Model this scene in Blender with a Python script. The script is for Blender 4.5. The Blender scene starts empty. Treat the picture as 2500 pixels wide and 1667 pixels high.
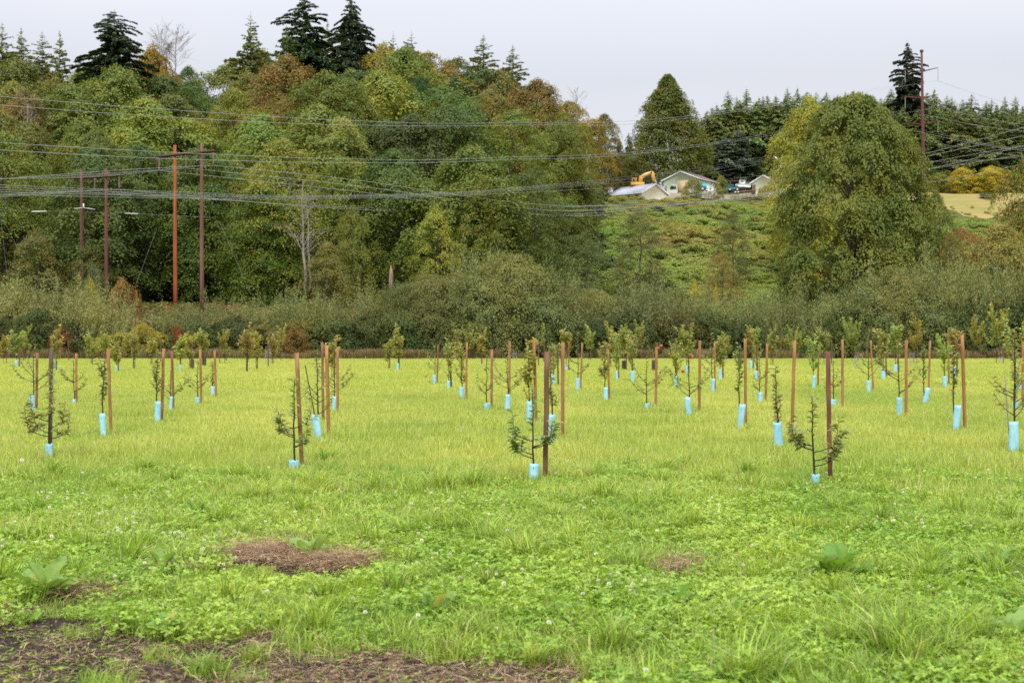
import bpy, math, random
import numpy as np
from mathutils import Vector, Matrix, Euler

# ------------------------------------------------------------------ camera, sky, sun, exposure
scene = bpy.context.scene
COL = scene.collection
F, CX, CY, CAMZ = 3472.0, 1250.0, 834.0, 1.65      # the photograph: 2500 px wide, 50 mm lens, level, eye height 1.65 m

cam_d = bpy.data.cameras.new('camera')
cam_d.lens, cam_d.sensor_width = 50, 36
cam_d.clip_start, cam_d.clip_end = 0.1, 5000
cam_d.dof.use_dof = True
cam_d.dof.focus_distance = 19.0
cam_d.dof.aperture_fstop = 4.0
cam = bpy.data.objects.new('camera', cam_d)
cam.location = (0, 0, CAMZ)
cam.rotation_euler = (math.radians(90), 0, 0)
COL.objects.link(cam)
scene.camera = cam

SUN_EL, SUN_AZ = math.radians(42), math.radians(184)    # azimuth clockwise from +Y
world = bpy.data.worlds.new('World')
scene.world = world
world.use_nodes = True
wn, wl = world.node_tree.nodes, world.node_tree.links
wn.clear()
w_out = wn.new('ShaderNodeOutputWorld')
w_sky = wn.new('ShaderNodeTexSky')
w_sky.sky_type = 'NISHITA'
w_sky.sun_disc = False
w_sky.sun_elevation = SUN_EL
w_sky.sun_rotation = SUN_AZ
w_bg = wn.new('ShaderNodeBackground')
w_bg.inputs[1].default_value = 0.08
wl.new(w_sky.outputs[0], w_bg.inputs[0])
# the closed overcast layer: darker at the horizon, about twice as bright overhead, faint cloud texture
w_tc = wn.new('ShaderNodeTexCoord')
w_sep = wn.new('ShaderNodeSeparateXYZ')
wl.new(w_tc.outputs['Generated'], w_sep.inputs[0])
w_ramp = wn.new('ShaderNodeMapRange')
w_ramp.inputs['From Min'].default_value = 0.18
w_ramp.inputs['From Max'].default_value = 1.0
w_ramp.inputs['To Min'].default_value = 0.625
w_ramp.inputs['To Max'].default_value = 2.15
wl.new(w_sep.outputs['Z'], w_ramp.inputs['Value'])
w_noise = wn.new('ShaderNodeTexNoise')
w_noise.inputs['Scale'].default_value = 2.6
w_noise.inputs['Detail'].default_value = 3
w_map = wn.new('ShaderNodeMapping')
w_map.inputs['Scale'].default_value = (1, 1, 4)
wl.new(w_tc.outputs['Generated'], w_map.inputs[0])
wl.new(w_map.outputs[0], w_noise.inputs['Vector'])
w_col = wn.new('ShaderNodeMix')
w_col.data_type = 'RGBA'
w_col.inputs[6].default_value = (0.86, 0.905, 1.03, 1)
w_col.inputs[7].default_value = (1.05, 1.055, 1.09, 1)
wl.new(w_noise.outputs[0], w_col.inputs[0])
w_bg2 = wn.new('ShaderNodeBackground')
wl.new(w_col.outputs[2], w_bg2.inputs[0])
wl.new(w_ramp.outputs[0], w_bg2.inputs[1])
w_mix = wn.new('ShaderNodeMixShader')
w_mix.inputs[0].default_value = 0.93
wl.new(w_bg.outputs[0], w_mix.inputs[1])
wl.new(w_bg2.outputs[0], w_mix.inputs[2])
wl.new(w_mix.outputs[0], w_out.inputs[0])

sun_d = bpy.data.lights.new('sun', 'SUN')
sun_d.energy = 1.5
sun_d.angle = math.radians(14)
sun_d.color = (1.0, 0.95, 0.86)
sun = bpy.data.objects.new('sun', sun_d)
sdir = Vector((math.sin(SUN_AZ) * math.cos(SUN_EL), math.cos(SUN_AZ) * math.cos(SUN_EL), math.sin(SUN_EL)))
sun.rotation_euler = sdir.to_track_quat('Z', 'Y').to_euler()
sun.location = (0, 0, 60)
COL.objects.link(sun)

scene.view_settings.view_transform = 'Standard'
scene.view_settings.look = 'None'
scene.view_settings.exposure = 0.38
scene.view_settings.gamma = 1.0
scene.view_settings.use_curve_mapping = False
scene.cycles.max_bounces = 6
scene.cycles.diffuse_bounces = 3
scene.cycles.glossy_bounces = 2
scene.cycles.transmission_bounces = 3
scene.cycles.transparent_max_bounces = 4
scene.cycles.use_denoising = False

rng = np.random.default_rng(11)
R = random.Random(5)

# ------------------------------------------------------------------ helpers
def lin(r, g, b):
    f = lambda c: (c / 255 / 12.92) if c / 255 <= 0.04045 else ((c / 255 + 0.055) / 1.055) ** 2.4
    return (f(r), f(g), f(b))

def P(px, py, Y):
    return Vector(((px - CX) / F * Y, Y, CAMZ + (CY - py) / F * Y))

def smooth(x):
    x = np.clip(x, 0, 1)
    return x * x * (3 - 2 * x)

def terrain(x, y):
    x = np.asarray(x, float); y = np.asarray(y, float)
    k = smooth((x - 38) / 60)
    p = 1.33 * (1 - k) + 1.12 * k
    t = np.clip((y - 148) / 140, 0, 1)
    h = 30 * (1 - (1 - t) ** p) * smooth((y - 148) / 14 + 0.25)
    h = h + np.clip(y - 288, 0, 400) * 0.02 + 3.4 * smooth((y - 292) / 18)
    a = smooth((y - 150) / 30)
    h = h + a * (1 - 0.75 * smooth((y - 262) / 18)) * (0.7 * np.sin(x * 0.21 + y * 0.13) + 0.5 * np.sin(x * 0.37 - y * 0.29 + 2) + 0.35 * np.sin(x * 0.83 + y * 0.71))
    return h

def tz(x, y):
    return float(terrain(x, y))

def tag(o, label=None, cat=None, group=None, kind=None):
    if label: o['label'] = label
    if cat: o['category'] = cat
    if group: o['group'] = group
    if kind: o['kind'] = kind
    return o

def link(o, parent=None):
    COL.objects.link(o)
    if parent is not None:
        o.parent = parent
    return o

def thing(name, label, cat, loc=(0, 0, 0), rz=0, group=None):
    o = bpy.data.objects.new(name, None)
    o.empty_display_size = 0.3
    o.location = loc
    o.rotation_euler = (0, 0, rz)
    link(o)
    return tag(o, label, cat, group)

def copy_tree(o, parent=None):
    c = o.copy()
    link(c, parent)
    for ch in o.children:
        copy_tree(ch, c)
    return c

def mesh_np(name, verts, faces, mat, smooth_=False):
    """verts (n,3); faces: list of (m,k) int arrays, or one"""
    if not isinstance(faces, (list, tuple)):
        faces = [faces]
    me = bpy.data.meshes.new(name)
    verts = np.ascontiguousarray(verts, np.float32)
    me.vertices.add(len(verts))
    me.vertices.foreach_set('co', verts.ravel())
    tot = sum(f.size for f in faces)
    n = sum(len(f) for f in faces)
    me.loops.add(tot)
    me.polygons.add(n)
    li = np.concatenate([f.ravel() for f in faces]).astype(np.int32)
    starts, s = [], 0
    for f in faces:
        k = f.shape[1]
        starts.append(s + np.arange(len(f)) * k)
        s += f.size
    me.loops.foreach_set('vertex_index', li)
    me.polygons.foreach_set('loop_start', np.concatenate(starts).astype(np.int32))
    if smooth_:
        me.polygons.foreach_set('use_smooth', np.ones(n, bool))
    me.update(calc_edges=True)
    me.validate()
    if mat: me.materials.append(mat)
    return me

class MB:
    """collects tubes and boxes of one mesh"""
    def __init__(s):
        s.v, s.q, s.n = [], [], 0
    def add(s, v, q):
        s.v.append(np.asarray(v, float)); s.q.append(np.asarray(q, int) + s.n); s.n += len(v)
    def tube(s, pts, rad, sides=6, cap=True):
        pts = np.asarray(pts, float)
        rad = np.broadcast_to(np.asarray(rad, float), (len(pts),))
        d = np.gradient(pts, axis=0)
        d /= np.linalg.norm(d, axis=1)[:, None] + 1e-9
        up = np.array([0, 0, 1.0]) if abs(d[:, 2]).mean() < 0.8 else np.array([1.0, 0, 0])
        a = np.cross(d, up); a /= np.linalg.norm(a, axis=1)[:, None] + 1e-9
        b = np.cross(a, d)
        th = np.arange(sides) / sides * 2 * math.pi
        ring = np.cos(th)[None, :, None] * a[:, None] + np.sin(th)[None, :, None] * b[:, None]
        v = (pts[:, None] + ring * rad[:, None, None]).reshape(-1, 3)
        q = []
        for i in range(len(pts) - 1):
            for j in range(sides):
                k = (j + 1) % sides
                q.append((i * sides + j, i * sides + k, (i + 1) * sides + k, (i + 1) * sides + j))
        if cap:
            v = np.vstack([v, pts[-1:], pts[:1]])
            t = len(v) - 2; e = (len(pts) - 1) * sides
            for j in range(0, sides, 2):
                q.append((e + j, e + (j + 1) % sides, e + (j + 2) % sides, t))
                q.append(((j + 2) % sides, (j + 1) % sides, j, t + 1))
        s.add(v, q)
        return s
    def box(s, x0, x1, y0, y1, z0, z1, M=None):
        v = np.array([(x, y, z) for z in (z0, z1) for y in (y0, y1) for x in (x0, x1)], float)
        if M is not None:
            v = np.array([M @ Vector(p) for p in v])
        q = [(0, 2, 3, 1), (4, 5, 7, 6), (0, 1, 5, 4), (2, 6, 7, 3), (0, 4, 6, 2), (1, 3, 7, 5)]
        s.add(v, q)
        return s
    def prism(s, poly, h, M=None):
        """poly: list of (x,z), extruded along y from 0 to h"""
        n = len(poly)
        v = [(x, 0, z) for x, z in poly] + [(x, h, z) for x, z in poly]
        if M is not None: v = [tuple(M @ Vector(p)) for p in v]
        q = [(i, (i + 1) % n, n + (i + 1) % n, n + i) for i in range(n)]
        # caps as fans of quads/degenerate-free tris stored as quads around the first vertex
        for off, flip in ((0, False), (n, True)):
            for i in range(1, n - 1):
                f = (off, off + i, off + i + 1)
                s.tri = getattr(s, 'tri', [])
                s.tri.append(tuple(k + s.n for k in (f if not flip else f[::-1])))
        s.add(v, q)
        return s
    def mesh(s, name, mat, sm=False):
        faces = [np.concatenate(s.q)] if s.q else []
        if getattr(s, 'tri', None): faces.append(np.array(s.tri))
        return mesh_np(name, np.concatenate(s.v), faces, mat, sm)
    def build(s, name, mat, parent=None, sm=False):
        return link(bpy.data.objects.new(name, s.mesh(name, mat, sm)), parent)

def curve_pts(keys, n=12):
    """smooth polyline through the keys (Catmull-Rom)"""
    k = np.asarray(keys, float)
    k = np.vstack([2 * k[0] - k[1], k, 2 * k[-1] - k[-2]])
    out = []
    m = len(k) - 3
    for i in range(m):
        p0, p1, p2, p3 = k[i:i + 4]
        for t in np.linspace(0, 1, max(2, n // m), endpoint=(i == m - 1)):
            out.append(0.5 * ((2 * p1) + (-p0 + p2) * t + (2 * p0 - 5 * p1 + 4 * p2 - p3) * t * t + (-p0 + 3 * p1 - 3 * p2 + p3) * t ** 3))
    return np.array(out)

def norm(a):
    return a / (np.linalg.norm(a, axis=-1, keepdims=True) + 1e-9)

def leaf_quads(C, D, N, L, W, fold=0.15, droop=0.1):
    """diamond leaves: base C, direction D, normal N, length L, width W (arrays)"""
    D = norm(D)
    S = norm(np.cross(D, N)); N = np.cross(S, D)
    L = np.broadcast_to(L, (len(C),))[:, None]; W = np.broadcast_to(W, (len(C),))[:, None]
    mid = C + D * L * 0.45 + N * L * fold
    v = np.stack([C, mid + S * W * 0.5, C + D * L - N * L * droop, mid - S * W * 0.5], 1)
    return v.reshape(-1, 3), np.arange(len(C) * 4).reshape(-1, 4)

# ------------------------------------------------------------------ materials
def new_mat(name):
    m = bpy.data.materials.new(name)
    m.use_nodes = True
    m.node_tree.nodes.clear()
    return m, m.node_tree.nodes, m.node_tree.links

def mixc(n, l, fac, a, b, mode='MIX'):
    x = n.new('ShaderNodeMix'); x.data_type = 'RGBA'; x.blend_type = mode
    for s, v in ((x.inputs[0], fac), (x.inputs[6], a), (x.inputs[7], b)):
        if isinstance(v, bpy.types.NodeSocket): l.new(v, s)
        elif isinstance(v, (int, float)): s.default_value = v
        else: s.default_value = (*v[:3], 1)
    return x.outputs[2]

def math_(n, l, op, a, b=0.0, clamp=False):
    x = n.new('ShaderNodeMath'); x.operation = op; x.use_clamp = clamp
    for s, v in ((x.inputs[0], a), (x.inputs[1], b)):
        if isinstance(v, bpy.types.NodeSocket): l.new(v, s)
        else: s.default_value = v
    return x.outputs[0]

def mrange(n, l, v, a, b, c, d):
    x = n.new('ShaderNodeMapRange')
    l.new(v, x.inputs[0])
    for i, k in enumerate((a, b, c, d)): x.inputs[1 + i].default_value = k
    return x.outputs[0]

def noise(n, l, scale, detail=3, vec=None, rough=0.5):
    x = n.new('ShaderNodeTexNoise')
    x.inputs['Scale'].default_value = scale
    x.inputs['Detail'].default_value = detail
    x.inputs['Roughness'].default_value = rough
    if vec is not None: l.new(vec, x.inputs['Vector'])
    return x.outputs[0]

def leaf_mat(name, base=None, alt=None, autumn=(0.42, 0.16, 0.03), trans=0.3, spec=0.25, rough=0.55, nscale=0.5, world_noise=False, amt=0.0, vlo=0.62, vhi=1.35, big=None):
    """base None: takes the object's own colour (its alpha is the share of autumn leaves)"""
    m, n, l = new_mat(name)
    oi = n.new('ShaderNodeObjectInfo')
    geo = n.new('ShaderNodeNewGeometry')
    tc = n.new('ShaderNodeTexCoord')
    vec = geo.outputs['Position'] if world_noise else tc.outputs['Object']
    col = oi.outputs['Color'] if base is None else None
    isl = geo.outputs['Random Per Island']
    nz = noise(n, l, nscale, 3, vec)
    if base is None:
        c1 = mixc(n, l, 1.0, col, (1.45, 1.2, 0.85), 'MULTIPLY')
        c2 = mixc(n, l, 1.0, col, (0.92, 1.0, 0.9), 'MULTIPLY')
        c = mixc(n, l, mrange(n, l, nz, 0.35, 0.65, 0, 1), c1, c2)
    else:
        c = mixc(n, l, mrange(n, l, nz, 0.38, 0.62, 0, 1), base, alt or base)
    if big:
        nb = noise(n, l, big[0], 2, geo.outputs['Position'])
        c = mixc(n, l, mrange(n, l, nb, big[2], big[3], 0, 1), c, big[1])
    hsv = n.new('ShaderNodeHueSaturation')
    l.new(mrange(n, l, isl, 0, 1, vlo, vhi), hsv.inputs['Value'])
    l.new(mrange(n, l, math_(n, l, 'FRACT', math_(n, l, 'MULTIPLY', isl, 17.3)), 0, 1, 0.485, 0.515), hsv.inputs['Hue'])
    l.new(c, hsv.inputs['Color'])
    c = hsv.outputs[0]
    # autumn leaves in patches
    na = noise(n, l, nscale * 0.7 + 0.03, 2, vec)
    a = math_(n, l, 'ADD', math_(n, l, 'MULTIPLY', na, 1.1), math_(n, l, 'MULTIPLY', math_(n, l, 'FRACT', math_(n, l, 'MULTIPLY', isl, 7.7)), 0.55))
    share = oi.outputs['Alpha'] if base is None else None
    th = math_(n, l, 'SUBTRACT', 1.35, math_(n, l, 'MULTIPLY', share, 1.0) if share else amt)
    f = math_(n, l, 'GREATER_THAN', a, th)
    av = n.new('ShaderNodeHueSaturation')
    l.new(mrange(n, l, isl, 0, 1, 0.6, 1.25), av.inputs['Value'])
    l.new(mrange(n, l, math_(n, l, 'FRACT', math_(n, l, 'MULTIPLY', isl, 3.3)), 0, 1, 0.48, 0.535), av.inputs['Hue'])
    av.inputs['Color'].default_value = (*autumn, 1)
    c = mixc(n, l, f, c, av.outputs[0])
    pb = n.new('ShaderNodeBsdfPrincipled')
    l.new(c, pb.inputs['Base Color'])
    pb.inputs['Roughness'].default_value = rough
    pb.inputs['Specular IOR Level'].default_value = spec
    tr = n.new('ShaderNodeBsdfTranslucent')
    l.new(mixc(n, l, 1.0, c, (1.25, 1.2, 0.7), 'MULTIPLY'), tr.inputs[0])
    ms = n.new('ShaderNodeMixShader'); ms.inputs[0].default_value = trans
    out = n.new('ShaderNodeOutputMaterial')
    l.new(pb.outputs[0], ms.inputs[1]); l.new(tr.outputs[0], ms.inputs[2]); l.new(ms.outputs[0], out.inputs[0])
    return m

def plain_mat(name, c1, c2=None, scale=4, rough=0.8, stretch=(1, 1, 1), bump=0.3, spec=0.3, objcol=False, detail=5, metal=0.0, dark=0.35):
    m, n, l = new_mat(name)
    tc = n.new('ShaderNodeTexCoord')
    mp = n.new('ShaderNodeMapping'); mp.inputs['Scale'].default_value = stretch
    l.new(tc.outputs['Object'], mp.inputs[0])
    oi = n.new('ShaderNodeObjectInfo')
    off = n.new('ShaderNodeVectorMath'); off.operation = 'ADD'
    l.new(mp.outputs[0], off.inputs[0])
    cmb = n.new('ShaderNodeCombineXYZ'); l.new(math_(n, l, 'MULTIPLY', oi.outputs['Random'], 40), cmb.inputs[0])
    l.new(cmb.outputs[0], off.inputs[1])
    nz = noise(n, l, scale, detail, off.outputs[0], 0.6)
    a = oi.outputs['Color'] if objcol else c1
    b = mixc(n, l, 1.0, oi.outputs['Color'], (dark + .15, dark + .08, dark), 'MULTIPLY') if objcol else (c2 or tuple(k * 0.7 for k in c1))
    c = mixc(n, l, mrange(n, l, nz, 0.35, 0.68, 0, 1), a, b)
    pb = n.new('ShaderNodeBsdfPrincipled')
    l.new(c, pb.inputs['Base Color'])
    pb.inputs['Roughness'].default_value = rough
    pb.inputs['Specular IOR Level'].default_value = spec
    pb.inputs['Metallic'].default_value = metal
    if bump:
        bp = n.new('ShaderNodeBump'); bp.inputs['Strength'].default_value = bump; bp.inputs['Distance'].default_value = 0.01
        l.new(nz, bp.inputs['Height']); l.new(bp.outputs[0], pb.inputs['Normal'])
    out = n.new('ShaderNodeOutputMaterial')
    l.new(pb.outputs[0], out.inputs[0])
    return m

M_tree = leaf_mat('tree_leaves', None, nscale=0.33, trans=0.30, vlo=0.8, vhi=1.22, autumn=(0.38, 0.17, 0.035))
M_fir = leaf_mat('fir_needles', None, nscale=0.5, trans=0.15, spec=0.2, vlo=0.75, vhi=1.3)
M_willow = leaf_mat('willow_leaves', None, nscale=0.4, trans=0.22, spec=0.4, rough=0.45, vlo=0.75, vhi=1.35)
M_apple_leaf = leaf_mat('apple_leaves', None, nscale=2.5, trans=0.3, spec=0.4, rough=0.42, autumn=(0.5, 0.38, 0.05), vlo=0.6, vhi=1.4)
M_bramble = leaf_mat('bramble_leaves', (0.20, 0.31, 0.05), (0.30, 0.36, 0.065), autumn=(0.32, 0.16, 0.07), trans=0.3, nscale=0.12, world_noise=True, amt=0.30, vlo=0.8, vhi=1.25,
                     big=(0.05, (0.33, 0.32, 0.06), 0.50, 0.62))
M_bank = leaf_mat('bank_leaves', (0.15, 0.18, 0.04), (0.20, 0.17, 0.05), autumn=(0.30, 0.10, 0.05), trans=0.25, nscale=0.25, world_noise=True, amt=0.42, vlo=0.8, vhi=1.25)
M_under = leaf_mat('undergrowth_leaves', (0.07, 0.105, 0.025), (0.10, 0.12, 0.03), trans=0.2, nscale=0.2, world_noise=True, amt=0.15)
M_bark = plain_mat('bark', (0.10, 0.08, 0.06), (0.045, 0.037, 0.03), 3, 0.9, (3, 3, 0.6), 0.5)
M_palebark = plain_mat('pale_dead_wood', (0.34, 0.31, 0.26), (0.17, 0.145, 0.12), 2.5, 0.85, (3, 3, 0.5), 0.5)
M_sapbark = plain_mat('sapling_bark', (0.055, 0.042, 0.032), (0.03, 0.024, 0.02), 30, 0.75, (1, 1, 0.4), 0.3)
M_stake = plain_mat('stake_wood', (0.4, 0.2, 0.08), None, 9, 0.75, (2.2, 2.2, 0.35), 0.4, objcol=True, dark=0.42)
M_pole = plain_mat('pole_wood', (0.3, 0.1, 0.05), None, 2.0, 0.8, (4, 4, 0.15), 0.4, objcol=True, dark=0.3)
M_guard = plain_mat('guard_plastic', lin(166, 214, 228), lin(126, 186, 208), 9, 0.5, (1, 1, 0.5), 0.8, spec=0.5)
M_gray = plain_mat('galvanised_metal', (0.42, 0.43, 0.43), (0.3, 0.3, 0.3), 3, 0.5, bump=0.1, metal=0.3)
M_wire = plain_mat('wire_aluminium', (0.33, 0.34, 0.32), (0.27, 0.28, 0.27), 1, 0.6, bump=0)
M_insul = plain_mat('insulator_glaze', (0.30, 0.17, 0.13), (0.16, 0.09, 0.07), 3, 0.3, bump=0, spec=0.6)
M_white = plain_mat('white_paint', (0.78, 0.79, 0.77), (0.68, 0.69, 0.68), 2, 0.5, bump=0.05)
M_apple = plain_mat('apple_skin', (0.42, 0.04, 0.025), (0.48, 0.12, 0.04), 14, 0.35, bump=0, spec=0.5)

def grass_mat(name, a, b, dry, dryamt=0.12, trans=0.35, bigs=0.25, dark=(0.1, 0.17, 0.02), lo=0.55, hi=1.35, field=None):
    m, n, l = new_mat(name)
    geo = n.new('ShaderNodeNewGeometry')
    pos = geo.outputs['Position']
    isl = geo.outputs['Random Per Island']
    mp = n.new('ShaderNodeMapping'); mp.inputs['Scale'].default_value = (1, 0.35, 1)
    l.new(pos, mp.inputs[0])
    n1 = noise(n, l, bigs, 3, mp.outputs[0])
    n2 = noise(n, l, bigs * 7, 2, pos)
    c = mixc(n, l, mrange(n, l, n1, 0.35, 0.65, 0, 1), a, b)
    c = mixc(n, l, mrange(n, l, n2, 0.5, 0.72, 0, 0.6), c, dark)
    if field:
        sp = n.new('ShaderNodeSeparateXYZ'); l.new(pos, sp.inputs[0])
        c = mixc(n, l, mrange(n, l, sp.outputs['Y'], field[0], field[1], 0, 1), c, field[2])
    oi = n.new('ShaderNodeObjectInfo')
    r2 = math_(n, l, 'FRACT', math_(n, l, 'ADD', math_(n, l, 'MULTIPLY', isl, 13.1), oi.outputs['Random']))
    c = mixc(n, l, math_(n, l, 'LESS_THAN', r2, dryamt), c, dry)
    hsv = n.new('ShaderNodeHueSaturation')
    l.new(mrange(n, l, isl, 0, 1, lo, hi), hsv.inputs['Value'])
    l.new(mrange(n, l, r2, 0, 1, 0.488, 0.512), hsv.inputs['Hue'])
    l.new(c, hsv.inputs['Color'])
    c = hsv.outputs[0]
    pb = n.new('ShaderNodeBsdfPrincipled')
    l.new(c, pb.inputs['Base Color'])
    pb.inputs['Roughness'].default_value = 0.5
    pb.inputs['Specular IOR Level'].default_value = 0.3
    tr = n.new('ShaderNodeBsdfTranslucent')
    l.new(mixc(n, l, 1.0, c, (1.2, 1.15, 0.6), 'MULTIPLY'), tr.inputs[0])
    ms = n.new('ShaderNodeMixShader'); ms.inputs[0].default_value = trans
    out = n.new('ShaderNodeOutputMaterial')
    l.new(pb.outputs[0], ms.inputs[1]); l.new(tr.outputs[0], ms.inputs[2]); l.new(ms.outputs[0], out.inputs[0])
    return m

M_grass = grass_mat('meadow_grass', (0.35, 0.46, 0.075), (0.56, 0.59, 0.13), (0.60, 0.56, 0.24), 0.12, dark=(0.26, 0.40, 0.05), lo=0.65, hi=1.3)
M_grass_far = grass_mat('meadow_grass_far', (0.42, 0.50, 0.08), (0.55, 0.57, 0.125), (0.56, 0.52, 0.22), 0.08, bigs=0.1, dark=(0.32, 0.44, 0.06), lo=0.7, hi=1.3)
M_grass_near = grass_mat('lush_grass', (0.28, 0.42, 0.06), (0.42, 0.53, 0.085), (0.50, 0.48, 0.2), 0.06, bigs=0.7, dark=(0.13, 0.28, 0.04), lo=0.5, hi=1.45)
M_clover = grass_mat('clover_leaves', (0.26, 0.42, 0.05), (0.39, 0.51, 0.07), (0.42, 0.45, 0.12), 0.04, bigs=0.8, dark=(0.13, 0.29, 0.035), lo=0.65, hi=1.4)
M_dock = grass_mat('dock_leaves', (0.20, 0.36, 0.06), (0.30, 0.44, 0.12), (0.4, 0.42, 0.1), 0.03, bigs=2.0, trans=0.4)
M_dry = grass_mat('dry_grass', (0.24, 0.20, 0.07), (0.22, 0.14, 0.06), (0.4, 0.33, 0.17), 0.2, trans=0.25, dark=(0.16, 0.17, 0.05))
M_straw = grass_mat('straw', (0.34, 0.20, 0.10), (0.26, 0.13, 0.07), (0.55, 0.42, 0.24), 0.3, trans=0.1, bigs=1.5, dark=(0.17, 0.085, 0.05), lo=0.6, hi=1.4)

# ------------------------------------------------------------------ ground
def axis(segs):
    out = []
    for a, b, s in segs:
        out += list(np.arange(a, b, s))
    out.append(segs[-1][1])
    return np.array(out)
gx = axis([(-900, -200, 50), (-200, 200, 4), (200, 900, 50)])
gy = axis([(-60, 0, 20), (0, 140, 5), (140, 420, 4), (420, 1600, 60)])
GX, GY = np.meshgrid(gx, gy)
GZ = terrain(GX, GY)
gv = np.stack([GX, GY, GZ], -1).reshape(-1, 3)
nx = len(gx)
ii = np.arange(len(gy) - 1)[:, None] * nx + np.arange(nx - 1)[None]
gq = np.stack([ii, ii + 1, ii + nx + 1, ii + nx], -1).reshape(-1, 4)
m, n, l = new_mat('ground_soil_and_turf')
geo = n.new('ShaderNodeNewGeometry'); pos = geo.outputs['Position']
sp = n.new('ShaderNodeSeparateXYZ'); l.new(pos, sp.inputs[0])
nf = noise(n, l, 26, 8, pos, 0.75); nb = noise(n, l, 1.1, 4, pos, 0.6)
soil = mixc(n, l, mrange(n, l, nf, 0.4, 0.65, 0, 1), (0.022, 0.017, 0.015), (0.062, 0.042, 0.030))
soil = mixc(n, l, mrange(n, l, nb, 0.5, 0.62, 0, 0.8), soil, (0.11, 0.06, 0.038))
turf = mixc(n, l, nf, (0.14, 0.17, 0.035), (0.24, 0.27, 0.06))
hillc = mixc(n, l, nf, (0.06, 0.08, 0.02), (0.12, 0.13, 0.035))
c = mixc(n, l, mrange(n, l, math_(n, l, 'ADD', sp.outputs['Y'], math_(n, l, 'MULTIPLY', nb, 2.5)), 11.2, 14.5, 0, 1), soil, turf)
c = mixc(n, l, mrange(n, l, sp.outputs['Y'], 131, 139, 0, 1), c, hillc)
pb = n.new('ShaderNodeBsdfPrincipled'); l.new(c, pb.inputs['Base Color']); pb.inputs['Roughness'].default_value = 0.9; pb.inputs['Specular IOR Level'].default_value = 0.12
bp = n.new('ShaderNodeBump'); bp.inputs['Strength'].default_value = 0.8; bp.inputs['Distance'].default_value = 0.02
l.new(nf, bp.inputs['Height']); l.new(bp.outputs[0], pb.inputs['Normal'])
out = n.new('ShaderNodeOutputMaterial'); l.new(pb.outputs[0], out.inputs[0])
M_ground = m
ground = link(bpy.data.objects.new('ground', mesh_np('ground', gv, gq, M_ground, True)))
tag(ground, 'flat green meadow rising into a wooded hillside behind', kind='structure')

# dry mown field on the bench at the right
fcx = gv[gq][:, :, 0].mean(1); fcy = gv[gq][:, :, 1].mean(1)
fsel = gq[(fcx > 80) & (fcx < 170) & (fcy > 250 + 4 * np.sin(fcx * .25)) & (fcy < 312)]
used_v, inv = np.unique(fsel, return_inverse=True)
field_v = gv[used_v] + [0, 0, 0.06]
fq = inv.reshape(-1, 4)
M_field = plain_mat('mown_dry_grass', (0.34, 0.255, 0.10), (0.22, 0.22, 0.07), 0.10, 1.0, (1, 2.5, 1), 0.0, detail=8, spec=0.0)
o = link(bpy.data.objects.new('field', mesh_np('field', field_v, fq, M_field, True)))
tag(o, 'tan mown field on the bench beside the right edge', kind='structure')

# ------------------------------------------------------------------ scattering (stuff only)
proto_n = [0]
def proto_coll(name, meshes):
    c = bpy.data.collections.new(name)
    for i, me in enumerate(meshes):
        o = bpy.data.objects.new('%s_%02d' % (name, i), me)
        c.objects.link(o)
    return c

def scatter(name, label, pts, rot, scl, idx, coll):
    me = bpy.data.meshes.new(name)
    me.from_pydata([tuple(p) for p in np.asarray(pts, float)], [], [])
    a = me.attributes.new('rot', 'FLOAT_VECTOR', 'POINT'); a.data.foreach_set('vector', np.asarray(rot, np.float32).ravel())
    a = me.attributes.new('scl', 'FLOAT', 'POINT'); a.data.foreach_set('value', np.asarray(scl, np.float32))
    a = me.attributes.new('idx', 'INT', 'POINT'); a.data.foreach_set('value', np.asarray(idx, np.int32))
    o = link(bpy.data.objects.new(name, me))
    g = bpy.data.node_groups.new('scatter_' + name, 'GeometryNodeTree')
    g.interface.new_socket('Geometry', in_out='INPUT', socket_type='NodeSocketGeometry')
    g.interface.new_socket('Geometry', in_out='OUTPUT', socket_type='NodeSocketGeometry')
    N, L = g.nodes, g.links
    gi, go = N.new('NodeGroupInput'), N.new('NodeGroupOutput')
    ci = N.new('GeometryNodeCollectionInfo')
    ci.inputs['Collection'].default_value = coll
    ci.inputs['Separate Children'].default_value = True
    ci.inputs['Reset Children'].default_value = True
    ip = N.new('GeometryNodeInstanceOnPoints')
    ip.inputs['Pick Instance'].default_value = True
    def at(nm, t):
        x = N.new('GeometryNodeInputNamedAttribute'); x.data_type = t; x.inputs[0].default_value = nm
        return x.outputs[0]
    e = N.new('FunctionNodeEulerToRotation')
    L.new(at('rot', 'FLOAT_VECTOR'), e.inputs[0])
    L.new(gi.outputs[0], ip.inputs['Points'])
    L.new(ci.outputs[0], ip.inputs['Instance'])
    L.new(at('idx', 'INT'), ip.inputs['Instance Index'])
    L.new(e.outputs[0], ip.inputs['Rotation'])
    L.new(at('scl', 'FLOAT'), ip.inputs['Scale'])
    L.new(ip.outputs[0], go.inputs[0])
    mod = o.modifiers.new('scatter', 'NODES'); mod.node_group = g
    tag(o, label, kind='stuff')
    return o

def vnoise(x, y, s, seed=0):
    """cheap smooth value noise 0..1"""
    x = np.asarray(x) / s + seed * 17.3; y = np.asarray(y) / s + seed * 5.1
    xi, yi = np.floor(x), np.floor(y)
    fx_, fy_ = x - xi, y - yi
    fx_ = fx_ * fx_ * (3 - 2 * fx_); fy_ = fy_ * fy_ * (3 - 2 * fy_)
    h = lambda a, b: np.modf(np.abs(np.sin(a * 127.1 + b * 311.7) * 43758.5453))[0]
    return (h(xi, yi) * (1 - fx_) + h(xi + 1, yi) * fx_) * (1 - fy_) + (h(xi, yi + 1) * (1 - fx_) + h(xi + 1, yi + 1) * fx_) * fy_

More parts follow.
